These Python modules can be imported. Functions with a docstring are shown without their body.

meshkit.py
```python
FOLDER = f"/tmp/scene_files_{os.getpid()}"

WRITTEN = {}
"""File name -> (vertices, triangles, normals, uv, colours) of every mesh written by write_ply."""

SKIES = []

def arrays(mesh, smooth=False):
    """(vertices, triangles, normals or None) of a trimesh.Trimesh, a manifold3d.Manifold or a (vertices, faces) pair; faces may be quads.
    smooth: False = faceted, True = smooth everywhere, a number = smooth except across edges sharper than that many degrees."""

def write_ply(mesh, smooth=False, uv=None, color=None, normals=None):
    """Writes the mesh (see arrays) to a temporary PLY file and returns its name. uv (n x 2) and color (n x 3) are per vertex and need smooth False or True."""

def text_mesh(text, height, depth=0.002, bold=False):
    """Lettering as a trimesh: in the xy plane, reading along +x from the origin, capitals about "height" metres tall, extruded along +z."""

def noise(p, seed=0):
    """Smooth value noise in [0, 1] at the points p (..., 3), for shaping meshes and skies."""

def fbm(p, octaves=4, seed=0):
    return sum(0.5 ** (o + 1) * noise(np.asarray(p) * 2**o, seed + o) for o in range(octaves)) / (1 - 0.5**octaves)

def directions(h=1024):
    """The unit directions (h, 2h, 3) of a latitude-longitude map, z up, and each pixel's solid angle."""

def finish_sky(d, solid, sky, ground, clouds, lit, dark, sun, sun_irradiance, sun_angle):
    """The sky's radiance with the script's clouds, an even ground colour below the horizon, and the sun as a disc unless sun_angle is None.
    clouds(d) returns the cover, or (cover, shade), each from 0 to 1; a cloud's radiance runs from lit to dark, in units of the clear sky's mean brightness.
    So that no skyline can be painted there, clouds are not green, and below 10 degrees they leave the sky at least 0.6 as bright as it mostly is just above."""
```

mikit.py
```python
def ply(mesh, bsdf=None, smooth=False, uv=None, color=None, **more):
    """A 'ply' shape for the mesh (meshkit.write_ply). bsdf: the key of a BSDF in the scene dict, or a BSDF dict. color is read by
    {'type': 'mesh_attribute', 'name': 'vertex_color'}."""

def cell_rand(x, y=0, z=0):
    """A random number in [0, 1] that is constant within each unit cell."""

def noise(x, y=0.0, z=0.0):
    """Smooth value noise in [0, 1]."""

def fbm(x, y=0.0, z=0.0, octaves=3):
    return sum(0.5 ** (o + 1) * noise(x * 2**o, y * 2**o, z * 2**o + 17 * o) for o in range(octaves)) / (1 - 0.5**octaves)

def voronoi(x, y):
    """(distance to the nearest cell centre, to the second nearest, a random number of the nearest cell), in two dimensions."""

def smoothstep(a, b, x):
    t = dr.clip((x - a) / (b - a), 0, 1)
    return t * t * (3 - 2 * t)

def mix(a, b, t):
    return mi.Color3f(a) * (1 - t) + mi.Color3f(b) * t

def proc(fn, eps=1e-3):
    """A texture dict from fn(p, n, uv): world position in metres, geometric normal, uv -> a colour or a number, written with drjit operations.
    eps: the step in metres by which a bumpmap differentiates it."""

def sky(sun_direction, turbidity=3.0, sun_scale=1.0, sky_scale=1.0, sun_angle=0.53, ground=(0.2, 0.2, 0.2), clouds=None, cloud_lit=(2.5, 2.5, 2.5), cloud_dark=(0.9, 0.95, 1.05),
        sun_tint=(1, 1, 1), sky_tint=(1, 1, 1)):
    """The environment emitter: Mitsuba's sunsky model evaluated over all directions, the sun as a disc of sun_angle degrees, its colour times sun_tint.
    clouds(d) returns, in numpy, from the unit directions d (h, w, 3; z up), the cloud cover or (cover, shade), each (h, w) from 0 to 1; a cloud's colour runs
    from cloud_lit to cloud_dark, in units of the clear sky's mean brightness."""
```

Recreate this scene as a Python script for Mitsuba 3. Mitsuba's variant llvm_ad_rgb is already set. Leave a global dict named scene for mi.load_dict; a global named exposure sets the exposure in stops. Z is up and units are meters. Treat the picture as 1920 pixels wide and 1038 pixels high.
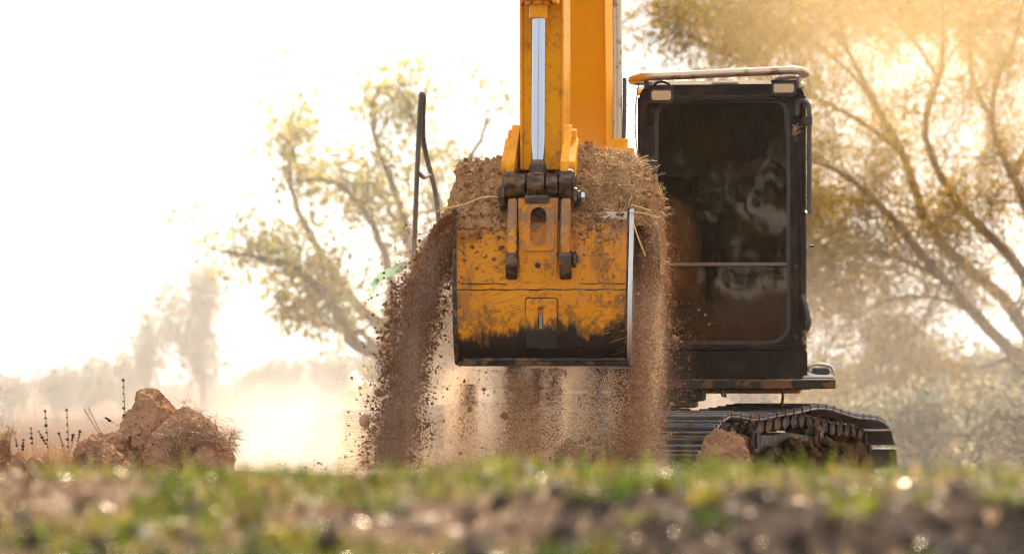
import math
import numpy as np, trimesh, mitsuba as mi, drjit as dr, mikit, meshkit
import manifold3d as m3
from scipy.spatial.transform import Rotation
from mikit import noise, fbm, smoothstep, mix
T = mi.ScalarTransform4f
scene, labels = {}, {}

# ------------------------------------------------------------------ camera, light, exposure
F = 6000.0                                     # focal length in pixels of a 1920 px wide frame
CAM = np.array([0.0, 0.0, 1.08])
PITCH = math.atan((715 - 519) / F)
FWD = np.array([0, math.cos(PITCH), math.sin(PITCH)])
UP = np.array([0, -math.sin(PITCH), math.cos(PITCH)])
FOCUS = 18.3
scene['camera'] = {'type': 'thinlens', 'fov': math.degrees(2 * math.atan(960 / F)), 'fov_axis': 'x',
                   'aperture_radius': 0.021, 'focus_distance': FOCUS, 'near_clip': 0.3, 'far_clip': 1500.0,
                   'to_world': T().look_at(origin=CAM.tolist(), target=(CAM + FWD).tolist(), up=[0, 0, 1]),
                   'medium': {'type': 'ref', 'id': 'haze_air'}}
SUN_AZ, SUN_EL = math.radians(14), math.radians(42)
SUN = [math.sin(SUN_AZ) * math.cos(SUN_EL), math.cos(SUN_AZ) * math.cos(SUN_EL), math.sin(SUN_EL)]
scene['sky'] = mikit.sky(SUN, turbidity=4, sun_scale=0.65, sun_angle=2.0, sun_tint=(1.0, 0.945, 0.87), sky_tint=(1.04, 1.0, 0.94), clouds=lambda d: 0.92 + 0 * d[..., 0], cloud_lit=(1.40, 1.41, 1.42), ground=(0.16, 0.13, 0.10))
exposure = 3.4
scene['haze_air'] = {'type': 'homogeneous', 'albedo': {'type': 'rgb', 'value': [0.97, 0.955, 0.93]}, 'sigma_t': 0.0003,
                     'phase': {'type': 'hg', 'g': 0.5}}


def P(px, py, D):
    """The point at depth y = D that the photograph shows at pixel (px, py) of 1920 x 1038."""
    d = FWD + (px - 960) / F * np.array([1.0, 0, 0]) + (519 - py) / F * UP
    return CAM + d * (D / d[1])


# the machine's upper frame: local axes a (to its side), b (from the bucket back to the counterweight), z up
YAW = math.radians(5.5)
RX = np.array([math.cos(YAW), -math.sin(YAW), 0])
BX = np.array([math.sin(YAW), math.cos(YAW), 0])
O = np.array([0.168, 18.0, 0])


def L(px, py, b):
    d = FWD + (px - 960) / F * np.array([1.0, 0, 0]) + (519 - py) / F * UP
    p = CAM + d * ((b + (O - CAM) @ BX) / (d @ BX))
    return np.array([(p - O) @ RX, b, p[2]])


def La(px, b, py=500): return L(px, py, b)[0]
def Lz(py, b, px=1000): return L(px, py, b)[2]


def W(v):
    v = np.asarray(v, float)
    return O + v[..., 0:1] * RX + v[..., 1:2] * BX + v[..., 2:3] * np.array([0, 0, 1.0])


rng = np.random.default_rng(7)

# ------------------------------------------------------------------ mesh helpers
def cat(ms): return trimesh.util.concatenate([m for m in ms if m is not None])


def tm(v, f): return trimesh.Trimesh(np.asarray(v, float), np.asarray(f, int), process=False)


def box(lo, hi, ch=0.006):
    """A box with chamfered edges."""
    lo, hi = np.minimum(lo, hi).astype(float), np.maximum(lo, hi).astype(float)
    ch = min(ch, 0.45 * (hi - lo).min())
    pts = []
    for k in range(3):
        i0, i1 = lo + ch, hi - ch
        i0, i1 = i0.copy(), i1.copy()
        i0[k], i1[k] = lo[k], hi[k]
        pts += [[x, y, z] for x in (i0[0], i1[0]) for y in (i0[1], i1[1]) for z in (i0[2], i1[2])]
    return trimesh.convex.convex_hull(np.array(pts))


def tube(pts, r, sides=10, cap=True):
    p = np.asarray(pts, float)
    r = np.broadcast_to(np.asarray(r, float), (len(p),))
    t = np.gradient(p, axis=0)
    t /= np.linalg.norm(t, axis=1, keepdims=True) + 1e-12
    a = np.cross(t[0], [0, 0, 1.0] if abs(t[0][2]) < 0.9 else [1.0, 0, 0])
    A = []
    for k in range(len(p)):
        a = a - (a @ t[k]) * t[k]
        a /= np.linalg.norm(a) + 1e-12
        A.append(a)
    A = np.array(A)
    Bv = np.cross(t, A)
    ang = np.arange(sides) * 2 * np.pi / sides
    v = (p[:, None] + r[:, None, None] * (np.cos(ang)[None, :, None] * A[:, None] + np.sin(ang)[None, :, None] * Bv[:, None])).reshape(-1, 3)
    f = []
    for i in range(len(p) - 1):
        for j in range(sides):
            q = [i * sides + j, i * sides + (j + 1) % sides, (i + 1) * sides + (j + 1) % sides, (i + 1) * sides + j]
            f += [[q[0], q[1], q[2]], [q[0], q[2], q[3]]]
    if cap:
        n = len(v)
        v = np.vstack([v, p[0], p[-1]])
        for j in range(sides):
            f += [[n, (j + 1) % sides, j], [n + 1, (len(p) - 1) * sides + j, (len(p) - 1) * sides + (j + 1) % sides]]
    return tm(v, f)


def spline(pts, n=24):
    from scipy.interpolate import CubicSpline
    p = np.asarray(pts, float)
    if len(p) < 3:
        return p[0] + (p[-1] - p[0]) * np.linspace(0, 1, n)[:, None]
    s = np.concatenate([[0], np.cumsum(np.linalg.norm(np.diff(p, axis=0), axis=1))])
    return CubicSpline(s, p)(np.linspace(0, s[-1], n))


def cyl(p0, p1, r, sides=28, ch=0.004):
    """A cylinder with chamfered ends."""
    p0, p1 = np.asarray(p0, float), np.asarray(p1, float)
    d = (p1 - p0) / np.linalg.norm(p1 - p0)
    return tube([p0, p0 + d * 1e-5, p0 + d * ch, p1 - d * ch, p1 - d * 1e-5, p1], [r - ch, r - ch, r, r, r - ch, r - ch], sides)


def prism(poly, w0, w1, axis='a', ch=0.004):
    """A polygon [(b, z)] extruded along a from w0 to w1, its edges chamfered."""
    import shapely
    pg = shapely.Polygon(poly)
    if not pg.is_valid:
        pg = pg.buffer(0)
    c = m3.CrossSection([np.asarray(pg.exterior.coords)[:-1]] + [np.asarray(i.coords)[:-1] for i in pg.interiors], m3.FillRule.EvenOdd)
    if c.area() < 0:
        c = c.scale((1, 1))
    lo, hi = min(w0, w1), max(w0, w1)
    inner = c.offset(-ch, m3.JoinType.Miter)
    m = c.extrude(hi - lo - 2 * ch).translate((0, 0, ch)) + inner.extrude(hi - lo)
    mm = m.to_mesh()
    v = np.array(mm.vert_properties[:, :3])
    v = np.stack([v[:, 2] + lo, v[:, 0], v[:, 1]], 1) if axis == 'a' else np.stack([v[:, 0], v[:, 2] + lo, v[:, 1]], 1)
    f = np.array(mm.tri_verts)
    if axis != 'a':
        f = f[:, ::-1]
    return tm(v, f)


def rrect(x0, z0, x1, z1, r, n=6):
    """A rectangle with rounded corners; r one radius or four (lower left, lower right, upper right, upper left)."""
    r = np.broadcast_to(r, 4)
    out = []
    for (cx, cz, a0, k) in ((x0, z0, 180, 0), (x1, z0, 270, 1), (x1, z1, 0, 2), (x0, z1, 90, 3)):
        q = r[k]
        sx, sz = (1 if cx == x0 else -1), (1 if cz == z0 else -1)
        for t in np.linspace(0, 90, n):
            t = math.radians(a0 + t)
            out.append((cx + sx * q + q * math.cos(t), cz + sz * q + q * math.sin(t)))
    return out


def blob(center, size, seed, sub=4, amp=0.25, freq=2.0, fine=0.05, sharp=0.0, rot=0.0):
    """A lump of earth: an icosphere displaced by noise."""
    m = trimesh.creation.icosphere(sub)
    v = np.array(m.vertices)
    n = v.copy()
    d = amp * (meshkit.fbm(v * freq + seed * 7.3, 3, seed) - 0.5) * 2 + fine * (meshkit.fbm(v * freq * 5 + seed, 4, seed + 5) - 0.5) * 2
    if sharp:
        r2 = np.random.default_rng(seed)
        for _ in range(14):                           # cut flat facets
            q = r2.normal(size=3); q /= np.linalg.norm(q)
            h = 0.62 + 0.3 * r2.random()
            s = v @ q
            v = v - np.maximum(s - h, 0)[:, None] * q * sharp
    v = v * (1 + d[:, None])
    c, s_ = math.cos(rot), math.sin(rot)
    v = v * np.asarray(size)
    v = v @ np.array([[c, 0, s_], [0, 1, 0], [-s_, 0, c]])
    return tm(v + np.asarray(center), m.faces)


OCT_V = np.array([[1, 0, 0], [-1, 0, 0], [0, 1, 0], [0, -1, 0], [0, 0, 1], [0, 0, -1.0]])
TET_V, TET_F = np.array([[1, 1, 1], [1, -1, -1], [-1, 1, -1], [-1, -1, 1.0]]) * .75, np.array([[0, 1, 2], [0, 3, 1], [0, 2, 3], [1, 3, 2]])
OCT_F = np.array([[0, 2, 4], [2, 1, 4], [1, 3, 4], [3, 0, 4], [2, 0, 5], [1, 2, 5], [3, 1, 5], [0, 3, 5]])


def scatter(bv, bf, pos, scale, seed, rots=None, color=None):
    """Copies of a small shape (bv, bf) at pos, each turned and scaled; returns mesh, colours."""
    n = len(pos)
    R = Rotation.random(n, random_state=seed).as_matrix() if rots is None else rots
    s = np.asarray(scale, float)
    s = np.repeat(s[:, None], 3, 1) if s.ndim == 1 else s
    v = np.einsum('nij,nkj->nki', R, bv[None] * s[:, None]) + pos[:, None]
    f = bf[None] + (np.arange(n) * len(bv))[:, None, None]
    c = None if color is None else np.repeat(color, len(bv), 0)
    return tm(v.reshape(-1, 3), f.reshape(-1, 3)), c


def number(key):
    if key not in USED:
        USED[key] = 0
        return key
    USED[key] += 1
    return f'{key}_{USED[key]:03d}'


USED = {}


def add(key, mesh, bsdf, smooth=30, color=None, label=None, cat_=None, group=None, kind=None, loc=True, exact=False):
    """One entry of the scene. loc: mesh is in the machine's local axes."""
    k = key if exact else number(key)
    USED.setdefault(k, 0)
    if loc:
        mesh = tm(W(mesh.vertices), mesh.faces)
        # local axes (a, b, z) are right-handed in the world
    scene[k] = mikit.ply(mesh, bsdf, smooth=smooth, color=color)
    d = {n: x for n, x in (('label', label), ('category', cat_), ('group', group), ('kind', kind)) if x}
    if d:
        labels[k] = d
    return k


def thing(key, label, cat_, group=None):
    k = number(key)
    labels[k] = {'label': label, 'category': cat_, **({'group': group} if group else {})}
    return k


# ------------------------------------------------------------------ materials
def C(*v): return {'type': 'rgb', 'value': list(v)}


def two(d): return {'type': 'twosided', 'bsdf': d}


def paint_fn(dirt, black):
    def fn(p, n, uv):
        big = fbm(p.x * 3.1 + 5, p.y * 3.1, p.z * 3.1, 3)
        mid = fbm(p.x * 15, p.y * 15, p.z * 11, 4)
        fine = fbm(p.x * 60, p.y * 60, p.z * 44, 4)
        col = mix((0.66, 0.255, 0.0015), (0.50, 0.165, 0.0015), big) if dirt > 0.5 else mix((0.80, 0.345, 0.0015), (0.70, 0.27, 0.0015), big)
        col = mix(col, (0.20, 0.088, 0.022), dirt * 0.9 * smoothstep(0.50, 0.68, 0.5 * mid + 0.5 * fine))
        col = mix(col, (0.36, 0.19, 0.09), dirt * 0.55 * smoothstep(0.52, 0.62, fbm(p.x * 8, 3.0 + p.y * 8, p.z * 5, 4)) * smoothstep(0.40, 0.60, fine))
        chip = smoothstep(0.66, 0.70, fbm(p.x * 70 + 9, p.y * 70, p.z * 34, 2) + 0.25 * (big - 0.5))
        col = mix(col, (0.085, 0.04, 0.018), chip * 0.7 * min(1.0, dirt + 0.1) * smoothstep(0.50, 0.58, mid))
        col = mix(col, (0.16, 0.065, 0.015), 0.6 * dirt * smoothstep(0.50, 0.66, fbm(p.x * 20 + 4, p.y * 20, p.z * 4.0, 4)) * smoothstep(0.42, 0.60, big))
        if black:
            scr = smoothstep(0.70, 0.78, noise(p.x * 14 + p.z * 30, p.y * 6, p.z * 120 - p.x * 40)) * smoothstep(0.48, 0.58, fbm(p.x * 4 + 2, 1.0, p.z * 5, 3))
            edge = p.z - 1.375 + 0.34 * (fbm(p.x * 4.5 + 1, p.y * 4, p.z * 2.0, 3) - 0.5) + 0.14 * (fbm(p.x * 26, p.y * 9, p.z * 12, 3) - 0.5) + 0.06 * (noise(p.x * 90, 0, p.z * 8) - 0.5)
            k = smoothstep(0.04, -0.05, edge)
            col = mix(col, (0.13, 0.058, 0.014), 0.75 * smoothstep(0.20, -0.02, edge) * smoothstep(0.42, 0.58, 0.5 * mid + 0.5 * fine))
            col = mix(col, (0.020, 0.012, 0.008), k * (1 - 0.5 * scr))
            col = mix(col, (0.055, 0.028, 0.010), 0.45 * scr * (1 - k))
            top = p.z - 1.93 + 0.16 * (fbm(p.x * 6, p.y * 6, 3.0, 4) - 0.5) * 2
            col = mix(col, (0.27, 0.145, 0.08), 0.85 * smoothstep(-0.07, 0.05, top) * smoothstep(0.36, 0.56, fine * 0.5 + mid * 0.5))
        return col
    return fn


def paint(dirt, black=False, rough=0.45, spec=0.1):
    return two({'type': 'principled', 'base_color': mikit.proc(paint_fn(dirt, black)), 'roughness': rough, 'specular': spec})


scene['bucket_paint'] = paint(0.8, True, 0.42, 0.2)
scene['stick_paint'] = paint(0.35, False, 0.38)
scene['clean_paint'] = two({'type': 'principled', 'base_color': C(0.80, 0.325, 0.0012), 'roughness': 0.5, 'specular': 0.06})
scene['worn_steel'] = two({'type': 'principled', 'base_color': mikit.proc(lambda p, n, uv: mix((0.03, 0.02, 0.015), (0.14, 0.075, 0.03), smoothstep(0.42, 0.68, fbm(p.x * 28, p.y * 28, p.z * 28, 4)))),
                           'roughness': 0.42, 'metallic': 0.45})
scene['chrome'] = two({'type': 'principled', 'base_color': C(0.40, 0.44, 0.52), 'metallic': 1.0, 'roughness': 0.2})
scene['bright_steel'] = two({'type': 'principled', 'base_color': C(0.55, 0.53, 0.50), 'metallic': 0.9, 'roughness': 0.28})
scene['dull_steel'] = two({'type': 'principled', 'base_color': mikit.proc(lambda p, n, uv: mix((0.42, 0.35, 0.26), (0.26, 0.17, 0.09), smoothstep(0.5, 0.7, fbm(p.x * 20, p.y * 20, p.z * 20, 3)))), 'metallic': 0.75, 'roughness': 0.36})
scene['bar_metal'] = two({'type': 'principled', 'base_color': C(0.13, 0.10, 0.075), 'roughness': 0.4})
scene['rail_chrome'] = two({'type': 'principled', 'base_color': mikit.proc(lambda p, n, uv: mix((0.52, 0.44, 0.34), (0.30, 0.20, 0.11), smoothstep(0.56, 0.68, fbm(p.x * 16, p.y * 16, p.z * 16, 3)))), 'metallic': 0.85, 'roughness': 0.3})
scene['edge_steel'] = two({'type': 'principled', 'base_color': C(0.24, 0.22, 0.20), 'metallic': 0.6, 'roughness': 0.35})
scene['cab_paint'] = two({'type': 'principled', 'base_color': mikit.proc(lambda p, n, uv: mix((0.010, 0.006, 0.004), (0.045, 0.027, 0.015), smoothstep(0.42, 0.75, fbm(p.x * 9, p.y * 9, p.z * 6, 4)) * 0.55 + 0.25 * smoothstep(0.66, 0.72, noise(p.x * 120, p.y * 120, p.z * 120)))),
                          'roughness': 0.4, 'specular': 0.15})
scene['black_plastic'] = two({'type': 'principled', 'base_color': C(0.022, 0.019, 0.018), 'roughness': 0.45})
scene['rail_paint'] = two({'type': 'principled', 'base_color': C(0.045, 0.040, 0.040), 'roughness': 0.4})
scene['dusty_panel'] = two({'type': 'principled', 'base_color': mikit.proc(lambda p, n, uv: mix((0.25, 0.18, 0.12), (0.15, 0.10, 0.06), fbm(p.x * 25, p.y * 12, p.z * 40, 4))), 'roughness': 0.6})
scene['glass_bump'] = mikit.proc(lambda p, n, uv: noise(p.x * 6, 0, p.z * 2.2) * 0.6 + noise(p.x * 2.2, 1, p.z * 1.1))
scene['tinted_glass'] = two({'type': 'bumpmap', 'scale': 0.0008, 'arbitrary': scene.pop('glass_bump'),
                             'bsdf': {'type': 'plastic', 'diffuse_reflectance': mikit.proc(lambda p, n, uv: mix((0.0045, 0.0035, 0.003), (0.03, 0.022, 0.015), smoothstep(0.55, 0.85, fbm(p.x * 5, 1.0, p.z * 2.5, 4)) * 0.2 + 0.8 * smoothstep(0.945, 0.955, noise(p.x * 70, 0, p.z * 50)))),
                                      'int_ior': 1.72, 'specular_reflectance': C(0.9, 0.66, 0.48)}})
scene['lamp_lens'] = two({'type': 'principled', 'base_color': C(0.50, 0.39, 0.23), 'roughness': 0.2, 'specular': 0.6})
scene['rust'] = two({'type': 'principled', 'base_color': mikit.proc(lambda p, n, uv: mix((0.014, 0.009, 0.006), (0.12, 0.05, 0.014), smoothstep(0.50, 0.62, fbm(p.x * 16, p.y * 16, p.z * 16, 4)))), 'roughness': 0.55, 'specular': 0.35})
scene['shiny_leaf'] = two({'type': 'principled', 'base_color': {'type': 'mesh_attribute', 'name': 'vertex_color'}, 'roughness': 0.17, 'specular': 0.6})
scene['mud'] = two({'type': 'diffuse', 'reflectance': mikit.proc(lambda p, n, uv: mix((0.045, 0.024, 0.012), (0.12, 0.065, 0.032), fbm(p.x * 30, p.y * 30, p.z * 30, 3)))})
scene['waxy_leaf'] = two({'type': 'principled', 'base_color': {'type': 'mesh_attribute', 'name': 'vertex_color'}, 'roughness': 0.24, 'specular': 0.5})
scene['shoe_steel'] = two({'type': 'principled', 'base_color': mikit.proc(lambda p, n, uv: mix((0.19, 0.195, 0.22), (0.20, 0.12, 0.06), smoothstep(0.50, 0.66, fbm(p.x * 14, p.y * 14, p.z * 22, 4)))), 'metallic': 0.7, 'roughness': 0.38})


def soil_col(p, n, uv):
    a, b = fbm(p.x * 5, p.y * 5, p.z * 5, 4), fbm(p.x * 46, p.y * 46, p.z * 46, 3)
    c = mix((0.23, 0.115, 0.062), (0.36, 0.205, 0.125), a)
    return c * (0.72 + 0.56 * b)


scene['soil'] = two({'type': 'bumpmap', 'scale': 0.007, 'arbitrary': mikit.proc(lambda p, n, uv: fbm(p.x * 55, p.y * 55, p.z * 55, 4)),
                     'bsdf': {'type': 'diffuse', 'reflectance': mikit.proc(soil_col)}})
scene['loose_soil'] = two({'type': 'bumpmap', 'scale': 0.010, 'arbitrary': mikit.proc(lambda p, n, uv: fbm(p.x * 48, p.y * 48, p.z * 48, 4)),
                           'bsdf': {'type': 'diffuse', 'reflectance': mikit.proc(lambda p, n, uv: mix((0.22, 0.105, 0.04), (0.44, 0.255, 0.12), fbm(p.x * 7, p.y * 7, p.z * 7, 4)) * (0.6 + 0.8 * fbm(p.x * 60, p.y * 60, p.z * 60, 3)))}})
scene['grain'] = two({'type': 'diffuse', 'reflectance': {'type': 'mesh_attribute', 'name': 'vertex_color'}})
scene['straw'] = two({'type': 'principled', 'base_color': {'type': 'mesh_attribute', 'name': 'vertex_color'}, 'roughness': 0.5, 'specular': 0.35})
scene['leaf'] = {'type': 'principledthin', 'base_color': {'type': 'mesh_attribute', 'name': 'vertex_color'}, 'roughness': 0.45, 'diff_trans': 1.25, 'spec_trans': 0.0}
scene['glossy_leaf'] = {'type': 'principledthin', 'base_color': {'type': 'mesh_attribute', 'name': 'vertex_color'}, 'roughness': 0.22, 'diff_trans': 0.7, 'spec_trans': 0.0}
scene['bark'] = two({'type': 'diffuse', 'reflectance': C(0.14, 0.095, 0.06)})
scene['ribbon_green'] = {'type': 'principledthin', 'base_color': C(0.42, 0.66, 0.48), 'roughness': 0.4, 'diff_trans': 1.3}


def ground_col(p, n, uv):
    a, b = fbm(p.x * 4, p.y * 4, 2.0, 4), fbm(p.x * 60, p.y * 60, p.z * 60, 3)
    c = mix(mix((0.10, 0.062, 0.042), (0.19, 0.122, 0.085), a), mix((0.056, 0.041, 0.033), (0.10, 0.075, 0.060), a), smoothstep(-0.3, 0.4, p.x) * smoothstep(9.0, 8.0, p.y) * smoothstep(2.0, 4.0, p.y))  # near right bank darker and greyer: damp earth with its shade painted in
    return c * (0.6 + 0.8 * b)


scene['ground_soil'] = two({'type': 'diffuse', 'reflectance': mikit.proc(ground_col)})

# ------------------------------------------------------------------ ground: one sheet to the horizon
def sstep(a, b, x):
    t = np.clip((x - a) / (b - a), 0, 1)
    return t * t * (3 - 2 * t)


def terrain(x, y):
    x, y = np.asarray(x, float), np.asarray(y, float)
    q = np.stack([x, y, 0 * x], -1)
    crest = 0.857 + 0.010 * np.exp(-((x - 0.15) / 0.55) ** 2) + 0.01 * (meshkit.fbm(q * 2.2, 3, 3) - 0.5) * 2
    gentle = crest - 0.060 * np.clip(7.0 - y, 0, 4.6)
    edge = 6.15 + 0.35 * (meshkit.fbm(q * 1.7 + 4, 3, 9) - 0.5) * 2 - 0.15 * x
    right = sstep(-0.15, 0.35, x + 0.12 * (y - 6))
    scarp = crest - 0.012 * np.clip(7.0 - y, 0, 3) - 0.115 * sstep(0.0, -0.42, y - edge) - 0.05 * np.clip(edge - 0.42 - y, 0, 3)
    near = gentle * (1 - right) + scarp * right
    rough = 0.028 * (meshkit.fbm(q * 6.0, 4, 21) - 0.5) * 2 + 0.012 * (meshkit.fbm(q * 30.0, 3, 22) - 0.5) * 2
    z = near + rough * (0.55 + 0.9 * right * (y < 6.3))
    mid = 0.50 + 0.05 * (meshkit.fbm(q * 1.3, 4, 5) - 0.5) * 2 + 0.05 * np.exp(-((y - 17.8) / 0.8) ** 2)
    k = sstep(7.1, 9.6, y)
    z = z * (1 - k) + mid * k
    open_ = sstep(-1.75, -1.45, x)                       # left of here the ground stays high
    pit = sstep(18.35, 18.75, y) * open_
    z = z * (1 - pit) + (0.03 * (meshkit.fbm(q * 1.1, 4, 6) - 0.5)) * pit
    far = sstep(23, 32, y) * (1 - open_)
    z = z * (1 - far)
    far2 = sstep(40, 120, y)
    return z + far2 * 1.2 * (meshkit.fbm(q * 0.02, 3, 8) - 0.5)


def graded(parts):
    return np.unique(np.round(np.concatenate([np.arange(a, b, s) for a, b, s in parts]), 5))


gx = graded([(-300, -60, 40), (-60, -12, 6), (-12, -2.6, 0.4), (-2.6, 2.6, 0.022), (2.6, 12, 0.4), (12, 60, 6), (60, 301, 40)])
gy = graded([(-80, -5, 10), (-5, 4.2, 0.5), (4.2, 8.2, 0.022), (8.2, 17, 0.25), (17, 19.5, 0.06), (19.5, 27, 0.3), (27, 60, 3), (60, 401, 20)])
X, Y = np.meshgrid(gx, gy, indexing='xy')
Z = terrain(X, Y)
V = np.stack([X, Y, Z], -1).reshape(-1, 3)
ny, nx = X.shape
i = (np.arange(ny - 1)[:, None] * nx + np.arange(nx - 1)[None]).ravel()
FQ = np.stack([i, i + 1, i + nx + 1, i + nx], 1)
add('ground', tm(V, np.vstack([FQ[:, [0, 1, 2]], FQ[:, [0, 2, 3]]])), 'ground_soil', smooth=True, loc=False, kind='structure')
labels['ground']['label'] = 'bare brown earth and bank that everything stands on'

# ------------------------------------------------------------------ the excavator
E = thing('excavator', 'yellow tracked excavator with dark cab lifting a full bucket of soil', 'excavator')


def ex(part, mesh, bsdf, smooth=30, label=None, color=None, kind=None):
    return add(f'{E}__{part}', mesh, bsdf, smooth, color, label, kind=kind)


def plate(px0, py0, px1, py1, b, t, ch=0.004, r=None):
    """A plate that the photograph shows between two pixels, its front at b, t thick."""
    lo, hi = L(px0, py1, b), L(px1, py0, b)
    if r is None:
        return box([lo[0], b, lo[2]], [hi[0], b + t, hi[2]], ch)
    return prism(rrect(lo[0], lo[2], hi[0], hi[2], r), b, b + t, 'b', ch)


# --- stick (the arm)
s0, s1 = La(975, .22), La(1057, .22)
zs, zt_ = Lz(318, .22), 4.6
stick = cat([box([s0, .22, zs], [s0 + .016, .72, zt_], .004), box([s1 - .016, .22, zs], [s1, .72, zt_], .004),
             box([s0 + .016, .235, zs], [s1 - .016, .255, zt_], .002), box([s0 + .016, .68, zs], [s1 - .016, .70, zt_], .002)])
ex('stick', stick, 'stick_paint')
ex('stick__nose', cyl([s0 + .02, .50, zs + .02], [s1 - .02, .50, zs + .02], .12), 'stick_paint')

# --- bucket cylinder: rod, gland, barrel
rc = La(1009, .12)
zr0, zr1 = Lz(312, .12), Lz(34, .12)
ex('bucket_cylinder__rod', cyl([rc, .12, zr0], [rc + .004, .13, zr1 + .12], .0385, 40), 'chrome', label='bright chrome rod')
ex('bucket_cylinder__gland', cat([cyl([rc, .13, Lz(36, .13)], [rc, .13, Lz(9, .13)], .053, 36), cyl([rc, .13, Lz(10, .13)], [rc, .13, Lz(0, .13)], .076, 36)]), 'stick_paint')
for k in range(9):
    t = k / 9 * 2 * math.pi + .2
    q = np.array([rc + .093 * math.cos(t), .13 + .093 * math.sin(t), Lz(6, .13)])
    ex('bucket_cylinder__bolt', cyl(q, q + [0, 0, -.012], .009, 6, .002), 'worn_steel')
ex('bucket_cylinder__flange', cyl([rc + .006, .13, Lz(3, .13)], [rc + .006, .13, Lz(-9, .13)], .103, 40), 'stick_paint')
ex('bucket_cylinder', cyl([rc, .13, Lz(-8, .13)], [rc, .14, 4.3], .075, 36), 'stick_paint')
# port block and pipe at the gland's side
ex('bucket_cylinder__port', box([La(1036, .1), .06, Lz(8, .1)], [La(1047, .1), .18, Lz(-12, .1)], .006), 'stick_paint')

# --- rod eye and link pins
zp, bp = Lz(347, .10), .10
def lat(px0, px1, b, z, r, sides=32, ch=.005): return cyl([La(px0, b), b, z], [La(px1, b), b, z], r, sides, ch)


eye = tube([[rc, .11, Lz(300, .11)], [rc, .11, Lz(308, .11)], [rc, .105, Lz(318, .11)], [rc, .10, Lz(330, .1)]], [.036, .045, .052, .054], 24)
ex('rod_eye', cat([lat(989, 1022, bp, zp, .072), eye]), 'worn_steel')
ex('link_boss', lat(963, 986.5, bp, zp, .066), 'worn_steel')
ex('link_boss', lat(1024.5, 1048, bp, zp, .066), 'worn_steel')

# --- side links: from the stick down to the rod eye; yellow, with dark worn lower ends
def link_poly(b0, z0, r0, b1, z1, r1):
    import shapely
    return list(shapely.MultiPoint([(b0 + r0 * math.cos(t), z0 + r0 * math.sin(t)) for t in np.linspace(0, 6.283, 24)] + [(b1 + r1 * math.cos(t), z1 + r1 * math.sin(t)) for t in np.linspace(0, 6.283, 24)]).convex_hull.exterior.coords)[:-1]


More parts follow.
